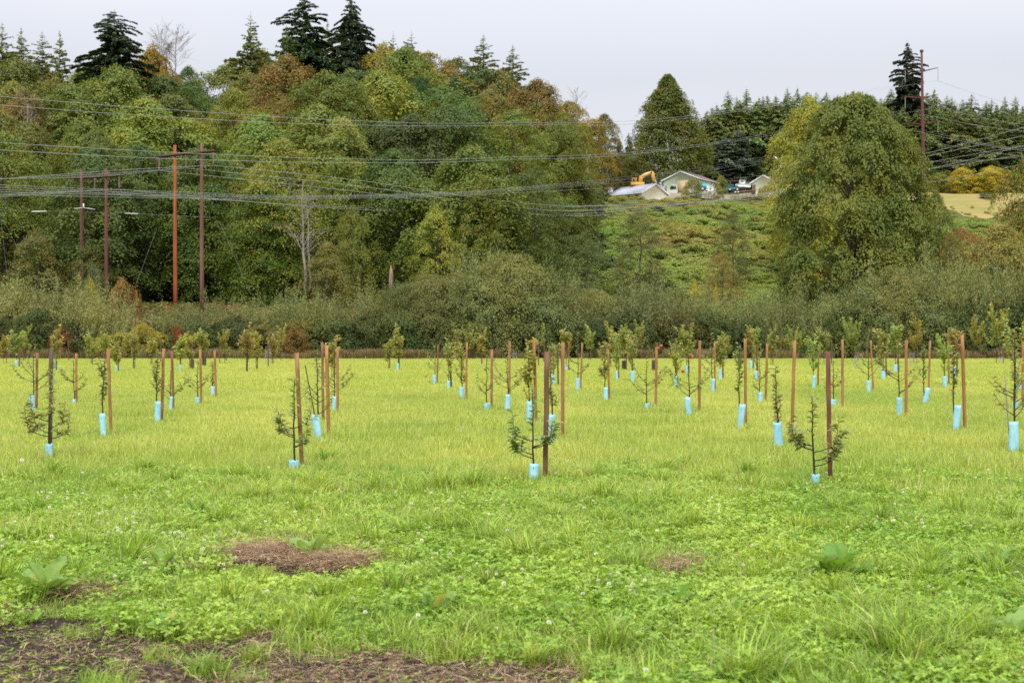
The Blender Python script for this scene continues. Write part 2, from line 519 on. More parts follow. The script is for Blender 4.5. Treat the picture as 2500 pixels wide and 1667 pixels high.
def blades(n, rad, h0, h1, w, bend=0.5, lean=(0, 0), seed=0, gauss=False, tris=3):
    g = np.random.default_rng(seed)
    if gauss: xy = g.normal(0, rad, (n, 2))
    else:
        r_ = rad * np.sqrt(g.random(n)); t_ = g.random(n) * 2 * math.pi
        xy = np.stack([r_ * np.cos(t_), r_ * np.sin(t_)], 1)
    a = g.random(n) * 2 * math.pi
    h = h0 + (h1 - h0) * g.random(n) ** 1.5
    b = bend * h * (0.3 + g.random(n))
    d = np.stack([np.cos(a), np.sin(a)], 1) * b[:, None] + np.asarray(lean) * h[:, None]
    a2 = a + math.pi / 2 + g.normal(0, 0.5, n)
    s = np.stack([np.cos(a2), np.sin(a2)], 1) * (w * (0.6 + 0.8 * g.random(n)))[:, None] * 0.5
    z = np.zeros(n)
    def pt(t, side, wf, zf):
        q = xy + d * (t * t) + s * side * wf
        return np.column_stack([q, h * zf])
    v = np.stack([pt(0, -1, 1, 0), pt(0, 1, 1, 0), pt(.55, 1, .85, .62), pt(.55, -1, .85, .62), pt(1, 0, 0, 0.9)], 1).reshape(-1, 3)
    v[:, 2] -= 0.005
    k = np.arange(n)[:, None] * 5
    q = k + np.array([[0, 1, 2, 3]]); t = k + np.array([[3, 2, 4]])
    return v, q, t

def grid_pts(y0, y1, s, half=0.40, jit=0.5, seed=1, xm=3.2):
    g = np.random.default_rng(seed)
    ys = np.arange(y0, y1, s)
    out = []
    for y in ys:
        hw = half * (y + s) + xm
        xs = np.arange(-hw, hw, s)
        out.append(np.column_stack([xs + g.uniform(-jit, jit, len(xs)) * s, y + g.uniform(-jit, jit, len(xs)) * s]))
    return np.vstack(out)

MULCH = ((-1.86, 10.7, 0.33, 0.34), (-1.30, 10.3, 0.33, 0.30), (1.17, 10.1, 0.20, 0.24), (-2.75, 9.1, 0.24, 0.12), (-2.32, 9.95, 0.12, 0.10))
def low_sward(x, y):
    f = np.ones(len(x))
    for cx_, cy_, hw, hd in MULCH:
        f = np.minimum(f, 1 - 0.6 * smooth((1.15 - np.abs(x - cx_) / hw) / .3) * smooth((cy_ + .1 - y) / .2) * smooth((y - (cy_ - hd - 1.0)) / .3))
    return f
def heap(x, y):
    z = np.zeros(len(x))
    for cx_, cy_, hw, hd in MULCH:
        z = np.maximum(z, np.clip(1.1 - ((x - cx_) / hw) ** 2 - ((y - cy_) / hd) ** 2, 0, 1) ** .7 * 0.07)
    return z * (0.5 + vnoise(x, y, .15, 5))
def bare(x, y):
    """0..1, how bare the soil is"""
    px = CX + x / y * F
    edge = np.interp(px, [-400, 0, 350, 560, 700, 1000, 1250, 1450, 1550], [8.6, 8.5, 8.25, 7.95, 7.7, 7.55, 7.5, 7.25, 6.2])
    b = smooth((edge + (vnoise(x, y, 0.35, 3) - 0.5) * 1.0 + (vnoise(x, y, 0.12, 4) - 0.5) * 0.5 - y) / 0.35 + 0.5)
    for cx_, cy_, hw, hd in MULCH:
        e = ((x - cx_) / hw) ** 2 + ((y - cy_) / hd) ** 2
        b = np.maximum(b, smooth((1.25 - e + (vnoise(x, y, 0.2, 9) - 0.5) * 0.8) / 0.5))
    return b

def rz_rot(n, g, tilt=0.0):
    return np.column_stack([g.normal(0, tilt, n), g.normal(0, tilt, n), g.random(n) * 2 * math.pi])

g0 = np.random.default_rng(77)
# meadow: 14.5 m to the hedge
mids = [mesh_np('tuft', *(lambda r: (r[0], [r[1], r[2]]))(blades(1500, 0.75, 0.05, 0.17, 0.006, 0.55, seed=s)), M_grass) for s in range(5)]
mids += [mesh_np('tuft', *(lambda r: (r[0], [r[1], r[2]]))(blades(1500, 0.75, 0.07, 0.24, 0.006, 0.6, seed=s + 20)), M_grass) for s in range(2)]
c_mid = proto_coll('meadow_tuft', mids)
pm = grid_pts(11.5, 46, 0.85, seed=4)
pm = pm[g0.random(len(pm)) < np.interp(pm[:, 1] + 2.5 * (vnoise(pm[:, 0], pm[:, 1], 1.6, 4) - .5), [12, 17], [0.12, 1.0])]
scatter('meadow_grass', 'pale lime meadow grass between the orchard rows', np.column_stack([pm, np.zeros(len(pm))]), rz_rot(len(pm), g0, 0.02),
        g0.uniform(0.75, 1.25, len(pm)), g0.integers(0, 7, len(pm)), c_mid)
fars = [mesh_np('tuft', *(lambda r: (r[0], [r[1], r[2]]))(blades(2200, 1.9, 0.05, 0.17, 0.016, 0.6, seed=s + 40)), M_grass_far) for s in range(5)]
c_far = proto_coll('far_tuft', fars)
pf = grid_pts(44, 131.5, 2.1, seed=5, xm=6)
scatter('far_grass', 'pale lime meadow grass running to the hedge', np.column_stack([pf, np.zeros(len(pf))]), rz_rot(len(pf), g0, 0.01),
        g0.uniform(0.8, 1.15, len(pf)), g0.integers(0, 5, len(pf)), c_far)
# near lush grass
nears = [mesh_np('tuft', *(lambda r: (r[0], [r[1], r[2]]))(blades(260, 0.2, 0.04, 0.16, 0.006, 0.8, seed=s + 60)), M_grass_near) for s in range(6)]
nears += [mesh_np('tuft', *(lambda r: (r[0], [r[1], r[2]]))(blades(170, 0.07, 0.12, 0.30, 0.007, 1.0, seed=s + 80)), M_grass_near) for s in range(3)]
c_near = proto_coll('near_tuft', nears)
pn = grid_pts(5.2, 21.0, 0.17, half=0.42, seed=6)
bb = bare(pn[:, 0], pn[:, 1]); keep = g0.random(len(pn)) > bb * (0.86 + 0.14 * (vnoise(pn[:, 0], pn[:, 1], .5, 12) > .4))
keep &= g0.random(len(pn)) < np.interp(pn[:, 1] + 4 * (vnoise(pn[:, 0], pn[:, 1], 1.4, 6) - .5), [5, 13, 16, 20], [0.78, 0.85, 0.5, 0.0])
pn = pn[keep]
idx = np.where(g0.random(len(pn)) < 0.05 + 0.14 * (vnoise(pn[:, 0], pn[:, 1], 0.7, 21) > .6), g0.integers(6, 9, len(pn)), g0.integers(0, 6, len(pn)))
bb = bare(pn[:, 0], pn[:, 1])
scatter('near_grass', 'lush green grass of the foreground', np.column_stack([pn, np.zeros(len(pn))]), rz_rot(len(pn), g0, 0.12),
        g0.uniform(0.55, 1.2, len(pn)) * (0.72 + 0.6 * vnoise(pn[:, 0], pn[:, 1], 0.9, 33)) * (1 - 0.5 * bb) * low_sward(pn[:, 0], pn[:, 1]), idx, c_near)

# clover
def clover_patch(seed, n=210, rad=0.24):
    g = np.random.default_rng(seed)
    r_ = rad * np.sqrt(g.random(n)); t_ = g.random(n) * 2 * math.pi
    c = np.column_stack([r_ * np.cos(t_), r_ * np.sin(t_), 0.03 + 0.075 * g.random(n)])
    V, Q, T = [], [], []
    a0 = g.random(n) * 2 * math.pi
    tilt = g.normal(0, 0.35, (n, 2))
    s = g.uniform(0.008, 0.0155, n)
    k0 = 0
    for j in range(3):
        a = a0 + j * 2.094
        d = np.column_stack([np.cos(a), np.sin(a), np.zeros(n)])
        p = np.column_stack([-np.sin(a), np.cos(a), np.zeros(n)])
        for arr in (d, p):
            arr[:, 2] = arr[:, 0] * tilt[:, 0] + arr[:, 1] * tilt[:, 1]
        ss = s[:, None]
        up = np.array([0, 0, 1.0])
        v = np.stack([c, c + d * ss * .5 + p * ss * .55 + up * ss * .12, c + d * ss * 1.25 + p * ss * .5 + up * ss * .1, c + d * ss * 1.15,
                      c + d * ss * 1.25 - p * ss * .5 + up * ss * .1, c + d * ss * .5 - p * ss * .55 + up * ss * .12], 1)
        V.append(v)
    v = np.stack(V, 1).reshape(-1, 3)          # n,3,6
    k = np.arange(n * 3)[:, None] * 6
    q = np.vstack([k + np.array([[0, 1, 2, 3]]), k + np.array([[0, 3, 4, 5]])])
    # stalks
    st = np.column_stack([c[:, :2] * 0.85, np.zeros(n)])
    w = 0.0015
    sv = np.stack([st + [w, 0, 0], st - [w, 0, 0], c - [w, 0, 0], c + [w, 0, 0]], 1).reshape(-1, 3)
    q2 = np.arange(n * 4).reshape(-1, 4) + len(v)
    return mesh_np('clover', np.vstack([v, sv]), np.vstack([q, q2]), M_clover)
c_clo = proto_coll('clover_patch', [clover_patch(s) for s in range(5)])
pc = grid_pts(5.2, 19.5, 0.22, half=0.42, seed=8)
bb = bare(pc[:, 0], pc[:, 1])
keep = (g0.random(len(pc)) > bb) & (g0.random(len(pc)) < np.interp(pc[:, 1] + 4 * (vnoise(pc[:, 0], pc[:, 1], 1.4, 7) - .5), [5, 12.5, 15, 18.5], [0.9, 0.9, 0.45, 0.0]) * (0.45 + 0.9 * vnoise(pc[:, 0], pc[:, 1], 1.3, 2)))
pc = pc[keep]
scatter('clover', 'bright green clover leaves among the foreground grass', np.column_stack([pc, np.zeros(len(pc))]), rz_rot(len(pc), g0, 0.1),
        g0.uniform(0.8, 1.35, len(pc)) * low_sward(pc[:, 0], pc[:, 1]), g0.integers(0, 5, len(pc)), c_clo)

# clover flower heads
def flower_head(seed):
    g = np.random.default_rng(seed)
    n = 46
    ph = np.arccos(1 - 1.75 * (np.arange(n) + .5) / n); th = np.arange(n) * 2.39996
    d = np.column_stack([np.sin(ph) * np.cos(th), np.sin(ph) * np.sin(th), np.cos(ph)])
    C = d * 0.004; C[:, 2] += 0.13
    v, q = leaf_quads(C, d + g.normal(0, .15, d.shape), np.cross(d, [0.3, 0.2, 1.0]), 0.0095, 0.0045, 0.1, 0)
    sv = np.array([(-.001, 0, 0), (.001, 0, 0), (.001, 0, .13), (-.001, 0, .13), (0, -.001, 0), (0, .001, 0), (0, .001, .13), (0, -.001, .13)])
    me = mesh_np('clover_head', np.vstack([v, sv]), np.vstack([q, np.arange(8).reshape(2, 4) + len(v)]), M_petal)
    me.materials.append(M_clover)
    me.polygons.foreach_set('material_index', np.array([0] * n + [1, 1], np.int32))
    return me
M_petal = leaf_mat('clover_petals', (0.86, 0.84, 0.74), (0.85, 0.78, 0.68), autumn=(0.5, 0.3, 0.2), trans=0.2, amt=0.12, nscale=3, vlo=0.85, vhi=1.1)
c_head = proto_coll('clover_head', [flower_head(s) for s in range(4)])
fl = []
def flowers(px0, px1, py0, py1, n_):
    for _ in range(n_):
        px, py = R.uniform(px0, px1), R.gauss((py0 + py1) / 2, (py1 - py0) / 3.2)
        y = F * 1.53 / max(py - CY, 60)
        x = (px - CX) / F * y
        if bare(np.array([x]), np.array([y]))[0] < 0.4 and 6 < y < 24: fl.append((x, y))
flowers(-60, 480, 1180, 1340, 150)
flowers(100, 380, 1225, 1300, 70)
flowers(300, 800, 1180, 1360, 95)
flowers(700, 1300, 1150, 1420, 60)
flowers(1300, 2500, 1130, 1300, 75)
flowers(1400, 1560, 1350, 1480, 16)
flowers(2080, 2260, 1240, 1310, 22)
flowers(0, 2500, 1120, 1600, 60)
fl = np.array(fl)
scatter('clover_flowers', 'small white clover flower heads among the grass', np.column_stack([fl, np.zeros(len(fl))]), rz_rot(len(fl), g0, 0.22),
        g0.uniform(0.7, 1.2, len(fl)), g0.integers(0, 4, len(fl)), c_head)

# straw, clippings and clods on the bare soil
def straw_patch(seed, n=60, rad=0.12, L=(0.03, 0.14), w=0.0028, zmax=0.03):
    g = np.random.default_rng(seed)
    c = np.column_stack([g.normal(0, rad, (n, 2)), g.random(n) * zmax + 0.004])
    a = g.random(n) * 2 * math.pi
    D = np.column_stack([np.cos(a), np.sin(a), g.normal(0, .16, n)])
    N_ = np.tile([0, 0, 1.0], (n, 1)) + g.normal(0, .3, (n, 3))
    v, q = leaf_quads(c, D, N_, g.uniform(*L, n), w, 0.04, 0.05)
    return v, q
def clod_mesh(seed):
    g = np.random.default_rng(seed)
    V, Q, n_ = [], [], 0
    for _ in range(60):
        s = 0.003 + 0.014 * g.random() ** 2.5
        c = np.array([*g.normal(0, 0.11, 2), s * .3])
        b = np.array([(x, y, z) for z in (-1, 1) for y in (-1, 1) for x in (-1, 1)], float) * s
        b *= g.uniform(0.35, 1.1, b.shape)
        a = g.random() * 6.28
        rot = np.array([[math.cos(a), -math.sin(a), 0], [math.sin(a), math.cos(a), 0], [0, 0, 1]])
        V.append(b @ rot.T + c)
        Q.append(np.array([(0, 2, 3, 1), (4, 5, 7, 6), (0, 1, 5, 4), (2, 6, 7, 3), (0, 4, 6, 2), (1, 3, 7, 5)]) + n_)
        n_ += 8
    return mesh_np('clod', np.vstack(V), np.vstack(Q), M_soil)
M_soil = plain_mat('soil_crumbs', (0.075, 0.045, 0.033), (0.028, 0.02, 0.016), 6, 0.85, bump=0.5)
c_clod = proto_coll('soil_clods', [clod_mesh(s) for s in range(5)])
c_str = proto_coll('straw_bits', [mesh_np('straw', *straw_patch(s), M_straw) for s in range(5)])
c_clip = proto_coll('clippings', [mesh_np('clip', *straw_patch(s + 9, 22, 0.13, (0.02, 0.06), 0.007, 0.012), M_grass_near) for s in range(4)])
pz = grid_pts(5.4, 12.0, 0.09, half=0.42, seed=12)
bb = bare(pz[:, 0], pz[:, 1])
wet = smooth((8.6 - pz[:, 1]) / .3) * smooth((-1.2 - pz[:, 0]) / 1.0)      # the dark wet corner has little straw
mul = heap(pz[:, 0], pz[:, 1]) > 0.005
k1 = g0.random(len(pz)) < bb * np.where(mul, 0.12, 0.6)
pk = pz[k1]
scatter('soil_clods', 'crumbs of dark brown soil on the bare ground', np.column_stack([pk, np.full(len(pk), -.004)]), rz_rot(len(pk), g0), g0.uniform(.6, 1.3, len(pk)), g0.integers(0, 5, len(pk)), c_clod)
k2 = g0.random(len(pz)) < bb * (0.6 - 0.5 * wet)
pk = np.vstack([pz[k2], pz[mul] + 0.03, pz[mul] - [0.03, 0.01], pz[mul] + [-0.02, .04]])
scatter('straw', 'brown straw and dead grass on the bare soil patches', np.column_stack([pk, g0.random(len(pk)) * 0.015 + heap(pk[:, 0], pk[:, 1])]), rz_rot(len(pk), g0, 0.16), g0.uniform(.6, 1.2, len(pk)), g0.integers(0, 5, len(pk)), c_str)
k3 = (g0.random(len(pz)) < 0.35 * bb * (0.3 + vnoise(pz[:, 0], pz[:, 1], 0.5, 8))) & (pz[:, 1] < 9.2)
pk = pz[k3]
scatter('grass_clippings', 'scattered green clippings on the bare soil', np.column_stack([pk, np.full(len(pk), 0.004)]), rz_rot(len(pk), g0), g0.uniform(.7, 1.4, len(pk)), g0.integers(0, 4, len(pk)), c_clip)

# dry tall grass strip at the foot of the hedge
dts = [mesh_np('dry_tuft', *(lambda r: (r[0], [r[1], r[2]]))(blades(500, 0.8, 0.5, 1.35, 0.035, 0.5, seed=s + 140)), M_dry) for s in range(4)]
c_dry = proto_coll('dry_tuft', dts)
g1 = np.random.default_rng(31)
xs = np.concatenate([g1.uniform(-50, 48, 150), g1.uniform(-17, -9, 40), g1.uniform(-42, -20, 40)])
ys = g1.uniform(129.5, 134, len(xs))
scatter('tall_dry_grass', 'tall brown grass along the foot of the hedge', np.column_stack([xs, ys, np.zeros(len(xs))]), rz_rot(len(xs), g1), g1.uniform(.4, 1.0, len(xs)), g1.integers(0, 4, len(xs)), c_dry)

# ------------------------------------------------------------------ big plants
def tree_skeleton(H, rad, targets, z_start, seed=0, lean=(0, 0)):
    g = np.random.default_rng(seed)
    mb = MB()
    n = 8
    tt = np.linspace(0, 1, n)
    wob = np.cumsum(g.normal(0, 0.012 * H, (n, 2)), 0); wob[0] = 0
    tr = np.column_stack([wob + np.outer(tt, lean), tt * H * 0.82])
    mb.tube(tr, rad * (1 - 0.85 * tt) + 0.02, 8)
    for c in targets:
        z = max(z_start, c[2] - 0.35 * math.hypot(c[0], c[1]) - H * 0.06)
        t = min(z / (H * 0.82), 0.97)
        b = np.array([np.interp(t, tt, tr[:, 0]), np.interp(t, tt, tr[:, 1]), t * H * 0.82])
        mid = (b + c) / 2 + np.array([0, 0, 0.05 * H * g.random()])
        r0 = rad * (1 - 0.85 * t) * 0.45
        mb.tube(curve_pts([b, mid, c], 5), np.linspace(r0, 0.02, len(curve_pts([b, mid, c], 5))), 5, cap=False)
    return mb

def clump_crown(seed, H, Rr, z0, nclump, per, ragged=1.0, leaf=(0.22, 0.36), c_r=(0.8, 1.6), shape=0.55, flat=0.42, lumps=0.22, inner=0.5, wide=0.42, upw=1.0, aspect=0.8):
    """broadleaf crown out of domed boughs of leaves; returns leaf quads and the bough centres"""
    g = np.random.default_rng(seed)
    u = g.random(nclump) ** 0.9
    az = g.random(nclump) * 2 * math.pi
    # widest at u=wide
    prof = np.where(u < wide, np.sqrt(np.clip(1 - ((wide - u) / (wide * 1.25)) ** 2, 0.05, 1)), np.clip(1 - ((u - wide) / (1.0 - wide)) ** 2.0, 0, 1) ** shape)
    ph = g.random(4) * 6.28
    lump = 1 + lumps * (np.sin(3 * az + ph[0] + 5 * u) * .6 + np.sin(5 * az + ph[1] - 9 * u) * .5 + np.sin(2 * az + ph[2]) * .4)
    rr = Rr * prof * lump * (inner + (1 - inner) * g.random(nclump) ** 0.45)
    C = np.column_stack([rr * np.cos(az), rr * np.sin(az), z0 + u * (H - z0 - 0.3)])
    cr = g.uniform(*c_r, nclump) * (0.65 + 0.35 * prof)
    out = np.column_stack([np.cos(az), np.sin(az), np.zeros(nclump)])
    k = g.poisson(per * (cr / np.mean(c_r)) ** 1.6)
    I = np.repeat(np.arange(nclump), k)
    n = len(I)
    a = g.random(n) * 2 * math.pi
    rho = np.sqrt(g.random(n)) * (1 + 0.26 * np.sin(2 * a + 1.7 * I) + 0.2 * np.sin(5 * a + 2.3 * I)) * np.where(g.random(n) < 0.14 * ragged, 1.45, 1.0)
    rad = np.column_stack([np.cos(a), np.sin(a), np.zeros(n)])
    dz = flat * (1 - np.minimum(rho, 1.2) ** 2) * cr[I] * (0.6 + 0.8 * np.modf(I * 0.618)[0]) + g.normal(0, 0.06 + 0.07 * ragged, n) * cr[I]
    off = rad * (rho * cr[I])[:, None]
    # tilt the bough down and outward
    tilt = (0.25 + 0.4 * g.random(nclump))[I]
    off_out = np.sum(off * out[I], 1)
    pos = C[I] + off + out[I] * (off_out * 0.22)[:, None]
    pos[:, 2] += dz - tilt * off_out
    pos[:, :2] += out[I][:, :2] * (dz * 0.35)[:, None]
    N_ = rad * (0.9 * rho[:, None]) + out[I] * 0.55 + np.array([0, 0, upw]) + g.normal(0, 0.24, (n, 3))
    D = rad * 0.8 + out[I] * 0.5 + np.array([0, 0, -0.5]) + g.normal(0, 0.35, (n, 3))
    L = g.uniform(*leaf, n)
    v, q = leaf_quads(pos, D, norm(N_), L, L * aspect, 0.10, 0.12)
    return v, q, C

def conifer(seed, H, Rr, z0=1.0, dens=1.0, droop=0.25, irr=0.25, pw=0.85, spray=0.55, step=0.55, top_open=0.0, sw=0.28):
    g = np.random.default_rng(seed)
    C_, D_, N_, L_ = [], [], [], []
    z = z0
    mb = MB()
    tt = np.linspace(0, 1, 6)
    mb.tube(np.column_stack([np.zeros(6), np.zeros(6), tt * H]), (H * 0.013 + 0.08) * (1 - tt) + 0.015, 7)
    while z < H * 0.985:
        u = (z - z0) / (H - z0)
        base = Rr * (1 - u) ** pw * (0.55 + 0.45 * min(1, u / 0.12)) * min(1.0, (1 - u) * 9) ** 0.6 + 0.05
        nb = g.integers(7, 11)
        for j in range(nb):
            a = g.random() * 6.283
            ln = base * (1 + irr * g.normal())
            if g.random() < top_open * u: continue
            ln *= 1 + irr * 1.1 * math.sin(2 * a + seed + z * 0.9) * (0.4 + u)
            if ln < 0.08: ln = 0.08
            m = max(4, int(ln / 0.2 * dens * 1.7))
            t = np.sqrt(g.random(m)) if m > 4 else g.random(m)
            d = np.array([math.cos(a), math.sin(a), 0.0])
            rise = 0.25 * (1 - u) + 0.35 * u
            px = np.outer(t * ln, d)
            px[:, 2] = z + ln * (rise * t - droop * 1.6 * t ** 2) 
            if ln > 0.9:
                mb.tube(np.array([(0, 0, z), (d[0] * ln * .55, d[1] * ln * .55, z + ln * (rise * .55 - droop * 1.6 * .3)), (d[0] * ln * .95, d[1] * ln * .95, z + ln * (rise * .95 - droop * 1.6 * .9))]), [0.05, 0.03, 0.012], 4, cap=False)
            side = np.array([-d[1], d[0], 0]) 
            for sgn in (-1, 1):
                C_.append(px + g.normal(0, 0.05, px.shape))
                w_ = (0.35 + 0.8 * (1 - t))[:, None]
                D_.append(d[None] * 0.75 + side[None] * sgn * w_ + np.array([0, 0, -droop]) + g.normal(0, 0.22, px.shape))
                N_.append(np.tile([0, 0, 1.0], (m, 1)) + d[None] * 0.3 + g.normal(0, 0.3, px.shape))
                L_.append(g.uniform(0.6, 1.3, m) * spray * min(1.0, 0.22 + 2.2 * (1 - u)) * (0.6 + 0.4 * (1 - u)))
        z += step * g.uniform(0.6, 1.3) * (0.55 + 0.5 * (1 - u))
    C = np.vstack(C_); D = np.vstack(D_); N = np.vstack(N_); L = np.concatenate(L_)
    v, q = leaf_quads(C, D, norm(N), L, L * sw, 0.05, 0.15)
    return v, q, mb

def willow(seed, W, H, shoots=420, per=52, lean=(0.12, 0, 0), leafL=(0.16, 0.3)):
    g = np.random.default_rng(seed)
    n = shoots
    az = g.random(n) * 6.283
    el = np.arccos(g.random(n) * 0.98)
    el = np.clip(el, 0, 1.5)
    ph = g.random(3) * 6.28
    lump = 1 + 0.12 * np.sin(3 * az + ph[0]) + 0.1 * np.sin(5 * az + 4 * el + ph[1])
    tip = np.column_stack([np.cos(az) * np.sin(el) * W, np.sin(az) * np.sin(el) * W, np.cos(el) * H]) * (lump * g.uniform(0.72, 1.04, n))[:, None]
    tip += np.asarray(lean) * tip[:, 2:3] * 1.0
    tip[:, 2] = np.maximum(tip[:, 2], 0.5)
    base = np.column_stack([tip[:, 0] * 0.25, tip[:, 1] * 0.25, np.zeros(n)])
    ctl = np.column_stack([tip[:, 0] * 0.8, tip[:, 1] * 0.8, tip[:, 2] * 0.45])
    I = np.repeat(np.arange(n), per)
    t = 0.42 + 0.58 * g.random(len(I)) ** 0.8
    t1 = t[:, None]
    p = base[I] * (1 - t1) ** 2 + 2 * ctl[I] * t1 * (1 - t1) + tip[I] * t1 ** 2
    d = norm(2 * (ctl[I] - base[I]) * (1 - t1) + 2 * (tip[I] - ctl[I]) * t1)
    p += g.normal(0, 0.13, p.shape)
    out = norm(tip)[I]
    D = d * .7 + g.normal(0, 0.6, p.shape) + np.array([0.12, 0, 0.1])
    N_ = out + np.array([0, 0, 0.6]) + g.normal(0, .5, p.shape)
    L = g.uniform(*leafL, len(p))
    v, q = leaf_quads(p, D, norm(N_), L, L * 0.3, 0.04, 0.05)
    mb = MB()
    for k in range(0, n, max(1, n // 26)):
        pts = curve_pts([base[k], ctl[k], tip[k]], 5)
        mb.tube(pts, np.linspace(0.05, 0.012, len(pts)), 4, cap=False)
    return v, q, mb

def plant_proto(trunk_mb, v, q, mat, bark=None, tn='trunk', cn='crown'):
    tm = trunk_mb.mesh(tn, bark or M_bark, True)
    cm = mesh_np(cn, v, q, mat)
    return (tm, cm, tn, cn)

def place(proto, name, label, cat, loc, rz, scl, color, group=None, crown_kind=None):
    e = thing(name, label, cat, loc, rz, group)
    e.scale = scl if isinstance(scl, (tuple, list)) else (scl,) * 3
    t = link(bpy.data.objects.new(proto[2], proto[0]), e)
    c = link(bpy.data.objects.new(proto[3], proto[1]), e)
    c.color = (*color[:3], color[3] if len(color) > 3 else 0.0)
    return e

def maple_proto(seed, H=18, Rr=6.5, z0=2.5, nc=190, per=150, **k):
    v, q, C = clump_crown(seed, H, Rr, z0, nc, per, **k)
    g = np.random.default_rng(seed + 1)
    t = C[g.choice(len(C), min(26, len(C)), replace=False)]
    return plant_proto(tree_skeleton(H, H * 0.018, t, max(z0 * 0.9, 1.0), seed), v, q, M_tree)

maples = [maple_proto(100 + s, 18, 5.9, 0.8, 125 + 14 * s, 235, lumps=0.30 + 0.03 * s, wide=0.38 + 0.06 * (s % 3), c_r=(0.7, 2.0), flat=0.6, inner=0.52, shape=0.62 + 0.1 * (s % 2), leaf=(0.2, 0.34)) for s in range(6)]
loose = [maple_proto(120 + s, 18, 5.2, 1.0, 260, 85, leaf=(0.14, 0.26), c_r=(0.6, 1.2), flat=0.6, lumps=0.3, shape=0.8) for s in range(2)]
bushes = [maple_proto(140 + s, 5, 3.4, 0.1, 90, 120, leaf=(0.13, 0.24), c_r=(0.5, 1.1), wide=0.3, flat=0.6) for s in range(3)]
rounds = [maple_proto(150 + s, 5, 3.4, 0.1, 110, 330, leaf=(0.075, 0.15), c_r=(0.4, 0.95), wide=0.3, flat=0.6, aspect=0.45) for s in range(2)]
firs_p = []
for s, kw in enumerate((dict(H=24, Rr=4.0, pw=0.52, dens=1.7, droop=0.3, irr=0.3, spray=0.9, step=0.5, sw=0.45), dict(H=24, Rr=3.6, pw=0.62, dens=1.8, droop=0.25, irr=0.32, spray=0.8, step=0.5, sw=0.45), dict(H=24, Rr=4.4, pw=0.68, dens=1.6, droop=0.3, irr=0.3, spray=0.95, step=0.5, sw=0.45))):
    v, q, mb = conifer(200 + s, **kw); firs_p.append(plant_proto(mb, v, q, M_fir))
oldfirs = []
for s, kw in enumerate((dict(H=26, Rr=5.6, pw=0.5, irr=0.36, dens=4.2, droop=0.22, spray=0.8, step=0.42, top_open=0.15, sw=0.5), dict(H=26, Rr=5.0, pw=0.52, irr=0.36, dens=4.2, droop=0.2, spray=0.8, step=0.42, top_open=0.15, sw=0.5))):
    v, q, mb = conifer(220 + s, **kw); oldfirs.append(plant_proto(mb, v, q, M_fir))
cedars = []
for s in range(2):
    v, q, mb = conifer(240 + s, H=24, Rr=4.6, pw=0.72, irr=0.32, dens=2.4, droop=0.1, spray=0.75, step=0.6, top_open=0.3, sw=0.42); cedars.append(plant_proto(mb, v, q, M_fir))
willows = []
for s in range(4):
    v, q, mb = willow(260 + s, 5.2, 6.5, 460, 56, lean=(0.22 if s != 2 else -0.15, 0, 0)); willows.append(plant_proto(mb, v, q, M_willow, cn='foliage', tn='stems'))

GREEN = (0.125, 0.17, 0.032); DKGREEN = (0.075, 0.115, 0.028); OLIVE = (0.14, 0.162, 0.036); YGREEN = (0.27, 0.30, 0.055); BROWNG = (0.165, 0.145, 0.04)
ORD = ['leftmost', 'second from left', 'third from left', 'fourth from left', 'fifth from left', 'sixth from left', 'seventh from left', 'eighth from left', 'ninth from left', 'tenth from left',
       'eleventh from left', 'twelfth from left', 'thirteenth from left', 'fourteenth from left', 'fifteenth from left', 'sixteenth from left', 'seventeenth from left', 'eighteenth from left',
       'nineteenth from left', 'twentieth from left', 'twenty-first from left', 'twenty-second from left', 'twenty-third from left', 'twenty-fourth from left', 'twenty-fifth from left',
       'twenty-sixth from left', 'twenty-seventh from left', 'twenty-eighth from left', 'twenty-ninth from left', 'thirtieth from left']

def ordinal(r, n):
    if r == n - 1 and n > 1: return 'rightmost'
    if r <= n // 2 or n - 1 - r > 29: return ORD[r]
    return ORD[n - 1 - r].replace('left', 'right')

def relabel(lst, fmt):
    lst.sort(key=lambda t: t[0])
    for r, t in enumerate(lst):
        t[1]['label'] = fmt.format(ordinal(r, len(lst)), *t[2:])

def on_hill(px, Y):
    x = (px - CX) / F * Y
    return Vector((x, Y, tz(x, Y) - 0.15))

def top_h(px, py, Y):
    return P(px, py, Y).z - on_hill(px, Y).z

# rows of broadleaf trees up the hillside; the top row follows the skyline
SKY_X = [-150, 0, 100, 200, 330, 460, 600, 700, 800, 900, 1000, 1100, 1200, 1290, 1360, 1410, 1470, 1540]
SKY_Y = [150, 145, 145, 158, 145, 150, 140, 130, 135, 125, 128, 150, 172, 185, 225, 285, 370, 430]
rows = [  # Y, first px, last px, step px, top y, name, colours
    (163, -120, 1330, 158, 350, 'lowest', [GREEN, DKGREEN, GREEN, (0.15, 0.20, 0.035), (0.17, 0.20, 0.035), DKGREEN]),
    (188, -110, 1300, 150, 268, 'second', [GREEN, DKGREEN, OLIVE, (0.15, 0.19, 0.035)]),
    (215, -100, 1340, 132, 205, 'third', [GREEN, OLIVE, DKGREEN, (0.18, 0.16, 0.035), (0.17, 0.19, 0.035)]),
    (245, -85, 1370, 116, 162, 'fourth', [OLIVE, BROWNG, GREEN, (0.17, 0.18, 0.035), DKGREEN]),
    (276, -70, 1400, 90, 0, 'topmost', [OLIVE, BROWNG, (0.21, 0.18, 0.04), DKGREEN]),
]
